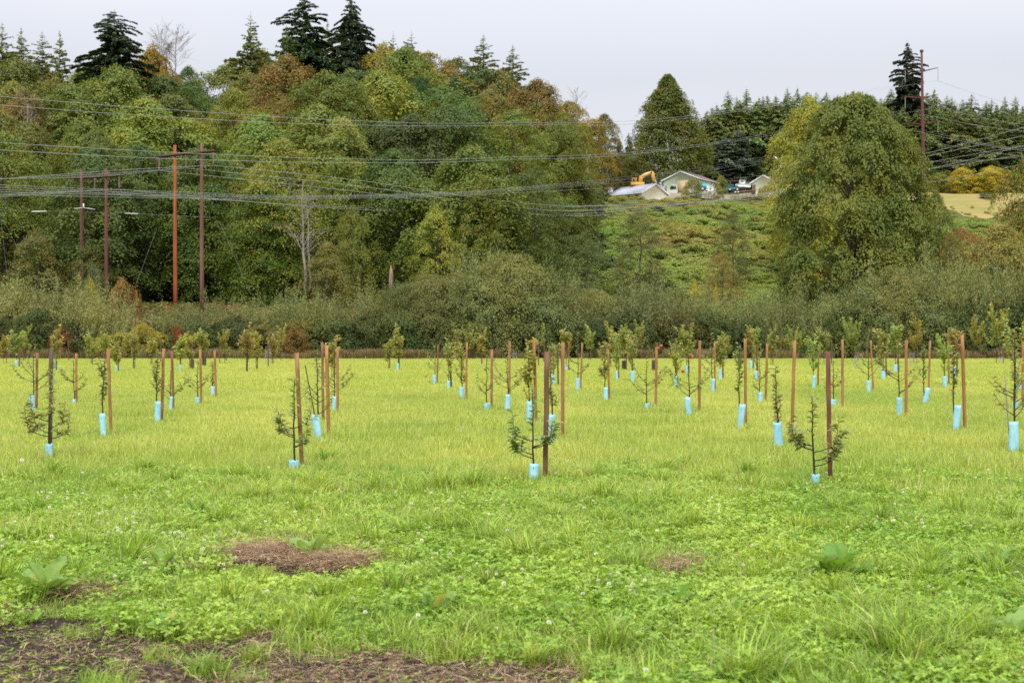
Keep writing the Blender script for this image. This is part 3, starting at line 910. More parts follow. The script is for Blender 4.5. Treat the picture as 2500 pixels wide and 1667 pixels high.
for Y, p0, p1, st, ty, rn, cols in rows:
    lst = []
    for px in np.arange(p0, p1, st):
        px = float(px + R.uniform(-0.22, 0.22) * st)
        yy = Y + R.uniform(-6, 6)
        sk = float(np.interp(px, SKY_X, SKY_Y))
        tp = max(sk + (4 if ty == 0 else 22), ty) + (R.uniform(-10, 24) if ty == 0 else R.uniform(-34, 44))
        tp = max(tp, sk - 6)
        if px > 1300 and rn == 'lowest': continue
        h = top_h(px, tp, yy)
        if h < 7: continue
        h = min(h, 30)
        pr = R.choice(maples) if R.random() < 0.8 else R.choice(loose)
        s = h / 18
        sxy = min(max(s, 0.8), 1.25) * R.uniform(0.82, 1.12)
        c = list(R.choice(cols))
        k = R.uniform(1.0, 1.4); c = [c[0] * k * 1.0, c[1] * k * R.uniform(0.93, 1.07), c[2] * k]
        hi = np.interp(Y, [160, 280], [0.02, 0.19])
        aut = hi * R.random() * 1.5 + (0.12 if R.random() < 0.25 else 0)
        if 600 < px < 1350 and Y > 220: aut += 0.06
        tone = 'autumn-tinged' if aut > 0.26 else ('dark green' if c[1] < 0.13 else ('olive' if c[0] > 0.145 else 'green'))
        o_ = place(pr, 'maple_tree', 'x', 'tree', on_hill(px, yy), R.uniform(0, 6.28), (sxy, sxy, s), (*c, aut), 'broadleaf trees of the wooded hillside')
        lst.append((px, o_, tone, rn))
    relabel(lst, '{1} broadleaf tree, {0} in the {2} row up the wooded hillside')

def hero(proto, name, label, px, ytop, Y, wpx, color, cat='tree', group=None, hp=18.0, rp=6.3, ybase=None, rz=None):
    """a plant given by its top, width in the photograph and distance"""
    loc = on_hill(px, Y)
    if ybase is not None: loc.z = min(loc.z, P(px, ybase, Y).z)
    h = P(px, ytop, Y).z - loc.z
    r_ = wpx / 2 * Y / F
    s = h / hp; sx = r_ / rp
    return place(proto, name, label, cat, loc, R.uniform(0, 6.28) if rz is None else rz, (sx, sx, s), color, group)

# tall conifers on the skyline
hero(oldfirs[0], 'fir_tree', 'big dark irregular fir standing alone above the left skyline', 280, 22, 248, 165, (0.055, 0.085, 0.038, 0), hp=26, rp=4.6)
hero(oldfirs[1], 'fir_tree', 'tallest dark fir, cut off by the top edge of the photo', 745, -25, 262, 150, (0.05, 0.088, 0.04, 0), hp=26, rp=4.6)
hero(oldfirs[0], 'fir_tree', 'dark ragged fir just right of the tallest fir', 857, -12, 268, 115, (0.048, 0.075, 0.04, 0), hp=26, rp=4.6, rz=2)
hero(cedars[0], 'cedar_tree', 'light green cedar leaning out left of the tallest fir', 700, 62, 255, 150, (0.17, 0.23, 0.075, 0), hp=24, rp=4.0)
hero(cedars[1], 'cedar_tree', 'thin pale green cedar on the skyline between the two dark firs', 612, 28, 262, 120, (0.20, 0.25, 0.085, 0), hp=24, rp=4.0)
hero(cedars[0], 'cedar_tree', 'pale cedar behind the two tall firs', 800, 48, 266, 90, (0.18, 0.23, 0.085, 0), hp=24, rp=4.0)
for px, ty, w, lb in ((5, 55, 60, 'grey-green cedar at the left edge of the photo'), (52, 66, 60, 'second cedar from the left edge on the skyline'), (103, 76, 56, 'third cedar from the left edge on the skyline'),
                      (146, 72, 44, 'sparse pale cedar just left of the big lone fir'), (960, 76, 40, 'left one of a pair of thin cedars above yellow maples'), (1004, 74, 52, 'right one of a pair of thin cedars above yellow maples'),
                      (1180, 84, 70, 'taller of the two feathery cedars at the right end of the skyline'), (1252, 110, 74, 'lower feathery cedar at the right end of the wooded skyline')):
    hero(R.choice(cedars), 'cedar_tree', lb, px, ty, 272, w * 1.9, (0.20, 0.24, 0.09, 0), hp=24, rp=4.0, group='cedars on the wooded skyline')
hero(firs_p[0], 'fir_tree', 'small dense blue-green fir among the autumn maples', 1108, 172, 232, 70, (0.04, 0.10, 0.04, 0), hp=24, rp=3.6)
hero(firs_p[1], 'fir_tree', 'dark fir half hidden below the big lone fir', 330, 165, 240, 130, (0.035, 0.06, 0.025, 0), hp=24, rp=3.6)
# coloured crowns that stand out
for px, ty, Y, w, c, lb in (
    (375, 122, 262, 150, (0.30, 0.22, 0.04, 0.15), 'orange-yellow maple beside the big lone fir on the skyline'),
    (700, 150, 236, 230, (0.19, 0.145, 0.04, 0.30), 'rusty orange maple below the tallest fir'),
    (935, 120, 266, 200, (0.27, 0.23, 0.045, 0.2), 'golden maple at the skyline right of the firs'),
    (1040, 134, 262, 170, (0.22, 0.18, 0.045, 0.24), 'golden brown maple between the thin cedars and the blue-green fir'),
    (1310, 205, 240, 190, (0.17, 0.135, 0.04, 0.28), 'reddish brown maple at the right end of the skyline'),
    (1220, 180, 250, 180, (0.17, 0.14, 0.042, 0.24), 'brown-tinged maple under the feathery cedars'),
    (60, 225, 205, 170, (0.17, 0.14, 0.05, 0.24), 'reddish fading tree at the left edge, mid slope'),
    (1380, 282, 232, 130, (0.17, 0.19, 0.03, 0.25), 'yellow-green maple where the wood drops to the farm'),
    (1030, 195, 222, 120, (0.045, 0.09, 0.025, 0.0), 'deep green round crown left of the small blue-green fir'),
    (640, 470, 160, 200, (0.11, 0.17, 0.03, 0.03), 'bright green maple with layered boughs right of the tall poles'),
    (580, 400, 172, 170, (0.17, 0.19, 0.03, 0.12), 'yellow-green maple just behind the pair of tall poles'),
    (230, 330, 178, 210, (0.12, 0.15, 0.03, 0.16), 'green maple above the shorter pair of poles'),
    (420, 245, 196, 250, (0.12, 0.14, 0.03, 0.1), 'broad green maple above the tall poles'),
    (1010, 290, 186, 270, (0.075, 0.10, 0.028, 0.03), 'very broad dark green maple in the middle of the hillside'),
    (840, 280, 190, 180, (0.11, 0.15, 0.03, 0.08), 'green maple left of the broad dark one mid-slope'),
    (1365, 300, 205, 170, (0.13, 0.16, 0.03, 0.2), 'green and gold maple at the right end of the wood')):
    hero(R.choice(maples), 'maple_tree', lb, px, ty, Y, w, c)
# loose yellow-green trees along the foot of the wood
for px, ty, Y, w, c, lb, yb in (
    (1065, 500, 153, 150, YGREEN, 'pale yellow-green alder in front of the dark wood', 730),
    (1175, 425, 156, 150, (0.17, 0.19, 0.035), 'taller yellow-green alder right of the palest one', 730),
    (860, 500, 154, 130, (0.17, 0.195, 0.04), 'yellow-green alder behind the dead white snag', 730),
    (800, 590, 151, 150, (0.19, 0.19, 0.06), 'low olive willow at the foot of the white snag', 730),
    (90, 560, 152, 170, (0.17, 0.17, 0.055), 'olive alder left of the shorter poles', 730),
    (215, 600, 151, 120, (0.15, 0.16, 0.05), 'olive shrub tree behind the shorter poles', 730),
    (1300, 400, 163, 200, (0.085, 0.12, 0.028), 'dark green maple at the right corner of the wood', 720),
    (1430, 560, 160, 150, (0.10, 0.14, 0.035), 'round green tree on the slope below the cream barn', 740),
    (1560, 510, 168, 130, (0.13, 0.14, 0.05), 'olive thicket tree in the middle of the open slope', 720),
    (1790, 520, 176, 90, (0.13, 0.15, 0.05), 'small olive tree left of the great maple', 700)):
    hero(R.choice(loose), 'alder_tree', lb, px, ty, Y, w, (*c, 0.08), hp=18, rp=5.4, ybase=yb)

# bare trees
def bare_tree(name, label, px, ytop, ybase, Y, mat, seed, spread=0.28, nb=26, r0=0.16, sub=5):
    g = np.random.default_rng(seed)
    b = P(px, ybase, Y); h = P(px, ytop, Y).z - b.z
    e = thing(name, label, 'dead tree', b)
    mb = MB(); br = MB()
    tt = np.linspace(0, 1, 10)
    w = np.cumsum(g.normal(0, 0.008 * h, (10, 2)), 0)
    tr = np.column_stack([w, tt * h])
    mb.tube(tr, r0 * (1 - 0.93 * tt) + 0.01, 7)
    for k in range(nb):
        t = g.uniform(0.3, 0.97)
        p = np.array([np.interp(t, tt, tr[:, i]) for i in range(3)])
        a = g.random() * 6.283
        ln = h * spread * (1.15 - 0.6 * t) * g.uniform(0.5, 1.2)
        d = np.array([math.cos(a) * 0.8, math.sin(a) * 0.8, 0.75])
        q_ = p + d * ln; md = p + d * ln * .5 + g.normal(0, ln * .08, 3)
        br.tube(curve_pts([p, md, q_], 6), np.linspace(r0 * 0.34 * (1.1 - t), 0.012, 6), 4, cap=False)
        for _ in range(sub):
            s0 = p + (q_ - p) * g.uniform(.35, 1)
            br.tube(np.array([s0, s0 + (d + g.normal(0, .6, 3)) * ln * g.uniform(.15, .4)]), [0.018, 0.008], 3, cap=False)
    mb.build('trunk', mat, e, True); br.build('branches', mat, e)
    return e
bare_tree('dead_snag', 'tall dead white snag with bare branches before the dark wood', 742, 440, 715, 152, M_palebark, 3, 0.30, 30, 0.2)
bare_tree('dead_snag', 'thin leaning bare stem beside the tall white snag', 757, 470, 712, 151.5, M_palebark, 4, 0.22, 12, 0.14)
M_twig = plain_mat('grey_twigs', (0.24, 0.20, 0.16), (0.15, 0.12, 0.09), 3, 0.9)
bare_tree('bare_tree', 'leafless grey-brown tree on the skyline, left one of a pair', 395, 84, 200, 262, M_twig, 5, 0.5, 44, 0.12, 8)
bare_tree('bare_tree', 'leafless grey-brown tree on the skyline, right one of a pair', 428, 88, 200, 262, M_twig, 6, 0.5, 44, 0.12, 8)
bare_tree('bare_tree', 'pale leafless tree where the wooded skyline drops to the farm', 1408, 222, 330, 240, M_palebark, 7, 0.4, 22, 0.12, 4)
bare_tree('bare_tree', 'fading bare-branched tree above the left end of the wires', 70, 258, 330, 198, M_palebark, 8, 0.45, 20, 0.1, 4)
# broken stump
e = thing('broken_stump', 'short reddish splintered stump at the foot of the wood', 'stump', P(954, 712, 152))
mb = MB(); H_ = P(954, 648, 152).z - P(954, 712, 152).z
mb.tube(np.array([(0, 0, 0), (0.03, 0, H_ * .4), (0.05, 0, H_ * .72), (0.0, 0, H_)]), [0.26, 0.24, 0.2, 0.03], 8)
mb.build('trunk', plain_mat('stump_wood', (0.42, 0.27, 0.2), (0.2, 0.12, 0.09), 2, 0.9, (3, 3, .5)), e, True)
mb = MB(); mb.tube(np.array([(0.14, 0.02, H_ * .55), (0.16, 0.02, H_ * .8)]), [0.07, 0.01], 5); mb.build('splinter', M_palebark, e)

# undergrowth under the wood and brambles on the open slope
def mound(seed, mat, Rr=1.6, H=1.3, nc=26, per=70, leaf=(0.14, 0.26)):
    v, q, _ = clump_crown(seed, H, Rr, 0.0, nc, per, leaf=leaf, c_r=(0.35, 0.7), wide=0.2, flat=0.5)
    return mesh_np('mound', v, q, mat)
c_br = proto_coll('bramble_mound', [mound(300 + s, M_bramble) for s in range(5)])
c_bk = proto_coll('bank_mound', [mound(310 + s, M_bank) for s in range(3)])
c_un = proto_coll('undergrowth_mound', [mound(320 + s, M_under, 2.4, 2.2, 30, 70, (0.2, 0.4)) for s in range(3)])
g2 = np.random.default_rng(52)
pts = []
for Y in np.arange(150, 292, 1.7):
    for px in np.arange(1280 if Y < 235 else 1420, 2620, 1.9 / Y * F):
        x = (px + g2.uniform(-9, 9) - CX) / F * Y; y = Y + g2.uniform(-1, 1)
        if 84 < x < 170 and 256 < y: continue
        pts.append((x, y, tz(x, y) - 0.15))
pts = np.array(pts)
sc = g2.uniform(0.55, 1.15, len(pts)) * np.where((pts[:, 0] > 78) & (pts[:, 1] > 232), 0.35, 1.0) * np.interp(pts[:, 1], [150, 200, 255, 272, 285], [1.2, 1.0, 0.7, 0.32, 0.16])
scatter('brambles', 'green and rust-coloured brambles covering the open slope', pts, rz_rot(len(pts), g2, 0.1), sc, g2.integers(0, 5, len(pts)), c_br)
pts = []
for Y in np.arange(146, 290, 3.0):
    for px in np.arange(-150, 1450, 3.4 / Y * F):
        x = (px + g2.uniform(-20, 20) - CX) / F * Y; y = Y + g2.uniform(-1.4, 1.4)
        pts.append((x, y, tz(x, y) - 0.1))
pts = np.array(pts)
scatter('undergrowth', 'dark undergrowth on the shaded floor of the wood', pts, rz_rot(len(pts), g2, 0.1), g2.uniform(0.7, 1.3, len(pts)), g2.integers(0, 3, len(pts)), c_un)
# brambles between the hedge and the wood, left
pts = []
for Y in np.arange(140, 152, 1.4):
    for px in np.arange(230, 1000, 40):
        x = (px + g2.uniform(-20, 20) - CX) / F * Y
        pts.append((x, Y, np.interp(Y, [140, 152], [2.2, 4.6])))
pts = np.array(pts)
scatter('bramble_bank', 'reddish green bramble bank behind the hedge at the poles', pts, rz_rot(len(pts), g2, 0.1), g2.uniform(0.8, 1.3, len(pts)), g2.integers(0, 3, len(pts)), c_bk)

# ------------------------------------------------------------------ hedge of willow shrubs
HX = [-150, 0, 100, 200, 260, 330, 400, 500, 600, 750, 900, 985, 1050, 1150, 1220, 1290, 1380, 1500, 1620, 1750, 1850, 1950, 2050, 2130, 2230, 2350, 2500, 2650]
HY = [690, 690, 680, 695, 735, 760, 742, 728, 722, 706, 708, 700, 646, 618, 608, 628, 668, 680, 690, 712, 716, 712, 690, 660, 632, 625, 622, 620]
wl_ = []
for px in np.arange(-110, 2640, 62):
    px = float(px + R.uniform(-12, 12))
    ty = float(np.interp(px, HX, HY)) + R.uniform(-10, 24)
    Y = 139 + R.uniform(-2.6, 3.0)
    h = P(px, ty, Y).z
    lightness = R.uniform(0.72, 1.22)
    c = (0.168 * lightness, 0.198 * lightness, 0.075 * lightness)
    if px < 260: c = (0.20 * lightness, 0.22 * lightness, 0.085 * lightness)
    wr = 4.2 / 5.2 * R.uniform(0.9, 1.25) * (1.25 if h > 7 else 1)
    rnd = R.random() < 0.2
    o_ = place(R.choice(rounds if rnd else willows), 'hedge_shrub' if rnd else 'willow_shrub', 'x', 'shrub', (P(px, 800, Y).x, Y, -0.1),
          R.uniform(-0.5, 0.5), (wr * 1.5, wr * 1.1, h * .94 / 5.0) if rnd else (wr, wr * 0.8, h / 6.0), (*c, 0.02), 'willow shrubs of the hedge')
    wl_.append((px, o_, 'rounded olive shrub' if rnd else 'grey-green willow shrub'))
relabel(wl_, '{1}, {0} along the back of the hedge')
wl_ = []
for px in np.arange(-90, 2620, 92):
    px = float(px + R.uniform(-22, 22))
    top = float(np.interp(px, HX, HY))
    ty = top + (877 - top) * R.uniform(0.28, 0.5)
    Y = 135.6 + R.uniform(-0.8, 1.2)
    h = P(px, ty, Y).z
    dark = R.uniform(0.7, 1.1)
    c = (0.075 * dark, 0.11 * dark, 0.03 * dark)  # dark green leaves, darkened further to paint shade at the hedge foot
    if 180 < px < 440: c = (0.29 * dark, 0.29 * dark, 0.06 * dark)
    if 640 < px < 780: c = (0.13, 0.13, 0.03)
    if 1560 < px < 1680: c = (0.10, 0.10, 0.03)
    tone = 'yellowish' if 180 < px < 440 else 'dark green'
    o_ = place(R.choice(bushes), 'hedge_bush', 'x', 'bush', (P(px, 800, Y).x, Y, -0.1),
          R.uniform(0, 6.28), (0.92, 0.75, h / 5.0), (*c, 0.14 if px < 800 else 0.05), 'leafy bushes of the hedge')
    wl_.append((px, o_, tone))
relabel(wl_, '{1} leafy bush, {0} along the front foot of the hedge')
for px, ty, w, Y, c, lb in ((437, 800, 40, 133.4, (0.20, 0.06, 0.03, 0.35), 'crimson-leaved bush in the hedge right of the tall poles'),
                            (470, 812, 46, 133.0, (0.20, 0.12, 0.03, 0.4), 'rusty small bush beside the crimson one'),
                            (152, 800, 60, 133.6, (0.12, 0.06, 0.03, 0.4), 'reddish brown bush in the hedge near the left edge'),
                            (222, 640 + 45, 46, 143.5, (0.25, 0.26, 0.04, 0.0), 'bright yellow-green shrub between the shorter poles'),
                            (300, 685, 66, 146.0, (0.22, 0.15, 0.05, 0.3), 'rusty orange round shrub right of the shorter poles'),
                            (225, 655, 60, 147.0, (0.10, 0.14, 0.075, 0.0), 'blue-grey spruce-like shrub between the shorter poles'),
                            (350, 790, 80, 133.8, (0.25, 0.23, 0.04, 0.15), 'yellow bush at the hedge foot below the tall poles'),
                            (720, 800, 70, 133.6, (0.15, 0.11, 0.03, 0.35), 'brown-tinged bush at the hedge foot, left of centre')):
    hero(R.choice(bushes), 'hedge_bush', lb, px, ty, Y, w * (1.3 if Y > 140 else 1), c, cat='bush', hp=5.0, rp=3.5, ybase=770 if Y > 140 else 880)

# ------------------------------------------------------------------ right side: great maple and neighbours
v, q, C = clump_crown(500, 21, 9.6, 0.6, 330, 330, ragged=0.25, leaf=(0.2, 0.34), c_r=(0.8, 2.1), shape=0.55, wide=0.36, lumps=0.17, inner=0.68, flat=0.6)
gsk = np.random.default_rng(5)
sk = tree_skeleton(21, 0.55, C[gsk.choice(len(C), 60, replace=False)], 2.5, 9)
big = plant_proto(sk, v, q, M_tree)
hero(big, 'maple_tree', 'great round olive-green maple standing before the farm slope', 2090, 236, 150, 355, (0.145, 0.18, 0.04, 0.04), hp=21, rp=9.8, ybase=742, rz=1.0)
hero(maples[3], 'ash_tree', 'yellow tree showing behind the upper left of the great maple', 1975, 250, 182, 165, (0.30, 0.31, 0.05, 0.0), hp=18, rp=5.9, ybase=600)
hero(loose[1], 'alder_tree', 'thin dark tree hugging the right side of the great maple', 2285, 470, 156, 130, (0.13, 0.15, 0.045, 0.12), hp=18, rp=5.4, ybase=740)
hero(maples[1], 'maple_tree', 'orange-tipped maple cut by the right edge of the photo', 2510, 392, 150, 170, (0.18, 0.20, 0.04, 0.36), hp=18, rp=6.3, ybase=740)
hero(loose[1], 'willow_tree', 'rounded olive-brown sallow at the lower right behind the hedge', 2440, 545, 146, 260, (0.26, 0.24, 0.07, 0.03), hp=18, rp=5.4, ybase=760)
hero(bushes[1], 'thicket_bush', 'rusty bush below the tan field', 2350, 560, 190, 110, (0.20, 0.13, 0.04, 0.4), cat='bush', hp=5, rp=3.5, ybase=640)
for px, ty, w, c, lb in ((2350, 412, 90, (0.42, 0.36, 0.05, 0.05), 'golden bush-like tree left of the others above the tan field'), (2420, 408, 100, (0.40, 0.36, 0.05, 0.05), 'golden tree in the middle above the tan field'),
                         (2475, 425, 70, (0.14, 0.17, 0.04, 0.1), 'green tree right of the golden ones above the tan field'), (2290, 425, 60, (0.22, 0.24, 0.05, 0.1), 'pale shrub at the foot of the steel tower')):
    hero(R.choice(maples), 'field_tree', lb, px, ty, 322, w, c, hp=18, rp=6.3, ybase=500)
for px, ty, w, Y, c, lb in ((2410, 470, 40, 300, (0.10, 0.12, 0.03, 0), 'low green bush at the upper edge of the tan field'), (2370, 486, 46, 318, (0.11, 0.14, 0.04, 0), 'flat green bush along the top of the tan field'),
                            (2320, 492, 40, 318, (0.13, 0.14, 0.04, 0), 'small bush at the left end of the tan field')):
    hero(R.choice(bushes), 'field_bush', lb, px, ty, Y, w, c, cat='bush', hp=5, rp=3.5)

# sequoia-like cone
v, q, C = clump_crown(520, 24, 6.8, 0.3, 1300, 55, leaf=(0.3, 0.5), c_r=(0.6, 1.1), shape=1.0, wide=0.14, lumps=0.17, inner=0.3, flat=0.9, aspect=0.5)
seq = plant_proto(tree_skeleton(24, 0.5, C[:20], 1, 4), v, q, M_tree)
hero(seq, 'redwood_tree', 'dense dark cone-shaped redwood behind the excavator', 1630, 186, 330, 190, (0.15, 0.18, 0.05, 0.08), hp=24, rp=7.0)
hero(maples[2], 'maple_tree', 'thin autumn-tinged tree between the wood and the cone-shaped redwood', 1475, 282, 300, 90, (0.12, 0.12, 0.03, 0.3), hp=18, rp=6.3)
hero(maples[4], 'maple_tree', 'dark tree behind the cream barn', 1520, 380, 310, 120, (0.10, 0.12, 0.03, 0.25), hp=18, rp=6.3)
hero(maples[3], 'maple_tree', 'reddish tree at the right shoulder of the redwood', 1690, 330, 345, 60, (0.14, 0.10, 0.03, 0.45), hp=18, rp=6.3)
for px, ty, w, Y, lb in ((1535, 322, 34, 370, 'small dark fir left of the redwood, nearer the redwood'), (1512, 335, 30, 372, 'small dark fir left of the redwood, farther from it')):
    hero(firs_p[0], 'fir_tree', lb, px, ty, Y, w, (0.045, 0.065, 0.04, 0), hp=24, rp=3.6)
hero(oldfirs[1], 'fir_tree', 'tall ragged fir rising over the plantation beside the steel tower', 2214, 98, 352, 92, (0.035, 0.05, 0.03, 0), hp=26, rp=4.6)
# plantation
GXs = [1700, 1740, 1800, 1870, 1950, 2050, 2150, 2250, 2350, 2500]
GYs = [285, 250, 222, 226, 224, 222, 228, 224, 230, 250]
for rowi, (Y, st, dy) in enumerate(((342, 31, 40), (356, 28, 16), (372, 23, 0))):
    wl_ = []
    for px in np.arange(1716 + rowi * 9, 2560, st):
        if rowi == 0 and 1830 < px < 2140: continue
        px = px + R.uniform(-9, 9)
        ty = float(np.interp(px, GXs, GYs)) + dy + R.uniform(-14, 12)
        blue = rowi == 0 and px < 1830
        if blue: ty += 50
        c = (0.13, 0.18, 0.145, 0) if blue else (0.15 + 0.06 * R.random(), 0.215 + 0.05 * R.random(), 0.09, 0)
        o_ = hero(R.choice(firs_p), 'fir_tree', 'x', float(px), ty, Y + R.uniform(-3, 3),
             R.uniform(76, 104), c, hp=24, rp=3.6, group='firs of the plantation')
        wl_.append((px, o_, 'blue-grey' if blue else 'dark green', ('front', 'middle', 'back')[rowi]))
    relabel(wl_, '{1} plantation fir, {0} in the {2} rank')

# ------------------------------------------------------------------ farm on the bench
M_cream = plain_mat('cream_siding', (0.92, 0.90, 0.76), (0.89, 0.86, 0.70), 0.8, 0.7, bump=0.1)
M_green = plain_mat('pale_green_siding', (0.72, 0.79, 0.63), (0.67, 0.74, 0.57), 0.8, 0.7, bump=0.1)
M_roofm = plain_mat('roof_metal', (0.52, 0.54, 0.62), (0.44, 0.46, 0.54), 0.6, 0.45, (1, 6, 1), bump=0.1)
M_roofb = plain_mat('roof_shingle', (0.20, 0.125, 0.115), (0.15, 0.10, 0.09), 2.5, 0.85, bump=0.3)
M_roofd = plain_mat('roof_dark_shingle', (0.14, 0.115, 0.10), (0.10, 0.085, 0.075), 2.5, 0.85, bump=0.3)
M_dark = plain_mat('near_black_and_painted_shade', (0.02, 0.02, 0.022), (0.012, 0.012, 0.014), 2, 0.9)  # plain black parts, and shade of the open barn side as colour
M_glass = plain_mat('window_glass', (0.05, 0.06, 0.06), (0.03, 0.04, 0.04), 1, 0.15, bump=0, spec=0.6)
M_beige = plain_mat('beige_door', lin(205, 180, 140), lin(190, 168, 130), 1.5, 0.7)
M_red = plain_mat('rusty_red_paint', (0.22, 0.05, 0.035), (0.14, 0.04, 0.03), 3, 0.6)
M_orange = plain_mat('excavator_orange', (0.76, 0.42, 0.06), (0.66, 0.35, 0.05), 2, 0.45, bump=0.05)
M_blue = plain_mat('bright_blue_paint', lin(70, 190, 215), lin(50, 165, 195), 2, 0.45, bump=0.05)
M_teal = plain_mat('teal_paint', lin(45, 120, 130), lin(35, 95, 110), 2, 0.45, bump=0.05)
M_tyre = plain_mat('black_rubber', (0.02, 0.02, 0.02), (0.03, 0.03, 0.03), 5, 0.9)
M_fence = plain_mat('brown_rails', (0.20, 0.10, 0.06), (0.13, 0.07, 0.045), 3, 0.85)
M_tarp = plain_mat('grey_boat_cover', (0.12, 0.13, 0.15), (0.09, 0.10, 0.11), 2, 0.7)

def gable_house(name, label, base, rz, W, Lg, he, hr, walls, roofm, over=0.45, depth=3.0):
    """gable front at local y=0 facing -y, body runs to +y; the base goes down into the slope"""
    e = thing(name, label, 'building', base, rz)
    mb = MB(); mb.prism([(-W / 2, -depth), (W / 2, -depth), (W / 2, he), (0, hr), (-W / 2, he)], Lg)
    mb.build('wall', walls, e)
    k = (hr - he) / (W / 2)
    for sx in (-1, 1):
        r_ = MB()
        x1 = sx * (W / 2 + over); z1 = he - k * over
        p = [(0, hr + 0.02), (x1, z1 + 0.02), (x1, z1 + 0.17), (0, hr + 0.17)]
        if sx > 0: p = p[::-1]
        r_.prism(p, Lg + 2 * over, Matrix.Translation((0, -over, 0)))
        r_.build('roof', roofm, e)
        # barge board on the gable end
        b_ = MB()
        p = [(0, hr - 0.02), (x1 + sx * .02, z1 - 0.06), (x1 + sx * .02, z1 + 0.20), (0, hr + 0.22)]
        if sx > 0: p = p[::-1]
        b_.prism(p, 0.06, Matrix.Translation((0, -over - 0.065, 0)))
        b_.build('barge_board', M_white, e)
        g_ = MB(); g_.box(x1 - .06, x1 + .06, -over, Lg + over, z1 - .06, z1 + .06); g_.build('gutter', M_white, e)
    return e

# cream barn: gable looks towards camera-right, open shed side towards camera-left
b1 = P(1566, 506, 292)
B1 = gable_house('cream_barn', 'low cream barn with grey metal roof and open dark shed side', b1 + Vector((0, 0, 0)), 0, 7.4, 9.5, 3.1, 4.9, M_cream, M_roofm)
B1.rotation_euler.z = math.radians(40)
M1 = Matrix.Rotation(math.radians(40), 4, 'Z')
# put the near corner (-W/2, 0) at b1
B1.location = b1 - (M1 @ Vector((-3.7, 0, 0)))
mb = MB(); mb.box(-3.78, -3.70, 0.9, 9.0, -2, 2.5); mb.build('shed_shade_panel', M_dark, B1)  # solid near-black panel; shade inside the open side put into its colour
for y_ in (3.2, 5.6, 8.2):
    mb = MB(); mb.box(-3.95, -3.80, y_, y_ + .16, -2, 2.75); mb.build('post', M_red, B1)
for z_ in (0.5, 0.9, 1.3):
    mb = MB(); mb.box(-4.05, -4.0, 3.6, 7.6, z_, z_ + .07); mb.build('gate_rail', M_gray, B1)
for x_, w_ in ((0.35, 0.35), (1.0, 0.75)):
    mb = MB(); mb.box(x_, x_ + w_, -0.05, 0.02, 0.3, 2.0); mb.build('door', M_white, B1)
mb = MB(); mb.box(0.15, 0.25, -0.05, 0.02, 0.6, 1.7); mb.build('window', M_glass, B1)

def house_at(corner_px, corner_py, Y, rot_deg, W):
    return P(corner_px, corner_py, Y)
# green garage
rot = math.radians(-32)
B2 = gable_house('green_garage', 'pale green garage with brown roof behind the excavator', (0, 0, 0), 0, 8.6, 9.2, 3.0, 4.7, M_green, M_roofb)
B2.rotation_euler.z = rot
cpt = P(1708, 470, 308)                                     # near corner: local (+W/2, 0)
B2.location = cpt - (Matrix.Rotation(rot, 4, 'Z') @ Vector((4.3, 0, 0)))
mb = MB(); mb.box(-0.9, 1.6, -0.06, 0.0, -0.5, 2.75); mb.build('garage_door', M_beige, B2)
w_ = MB(); w_.box(-2.7, -1.2, -0.08, 0.0, 1.0, 1.85); wf = w_.build('window', M_white, B2)
w_ = MB(); w_.box(-2.6, -1.3, -0.10, -0.075, 1.08, 1.77); w_.build('pane', M_glass, wf)
for y_ in (0.0, 3.1, 6.2, 9.0):
    mb = MB(); mb.box(4.31, 4.38, y_, y_ + .22, -1, 2.75); mb.build('corner_board', M_white, B2)
mb = MB(); mb.box(4.31, 4.36, 3.5, 6.0, -0.5, 2.4); mb.build('side_door', M_green, B2)
for y_ in (0.4, 0.9, 1.3):
    mb = MB(); mb.tube([(-3.9 + y_ * .3, -0.35, -0.3), (-3.95 + y_ * .3, -0.08, 1.8)], 0.04, 5); mb.build('leaning_plank', M_fence, B2)
# small green house
B3 = gable_house('green_shed', 'small pale green shed with dark roof left of the great maple', (0, 0, 0), 0, 5.2, 7.5, 2.6, 4.0, M_green, M_roofd, over=0.35)
rot = math.radians(-30)
B3.rotation_euler.z = rot
cpt = P(1893, 474, 300)
B3.location = cpt - (Matrix.Rotation(rot, 4, 'Z') @ Vector((2.6, 0, 0)))
mb = MB(); mb.box(2.61, 2.66, 1.2, 2.1, -0.4, 2.0); mb.build('door', M_dark, B3)
mb = MB(); mb.box(2.61, 2.66, 0.0, 0.18, -0.6, 2.3); mb.build('corner_board', M_white, B3)

# dirt yard sheet between the buildings
yx = np.linspace(28, 62, 18); yy = np.linspace(286, 305, 11)
YX, YY = np.meshgrid(yx, yy); YZ = terrain(YX, YY) + 0.22
ii = np.arange(10)[:, None] * 18 + np.arange(17)[None]
o = link(bpy.data.objects.new('yard', mesh_np('yard', np.stack([YX, YY, YZ], -1).reshape(-1, 3), np.stack([ii, ii + 1, ii + 19, ii + 18], -1).reshape(-1, 4), plain_mat('yard_dirt', (0.30, 0.23, 0.16), (0.22, 0.20, 0.10), 0.4, 0.9), True)))
tag(o, 'bare brown dirt yard in front of the green garage', kind='structure')

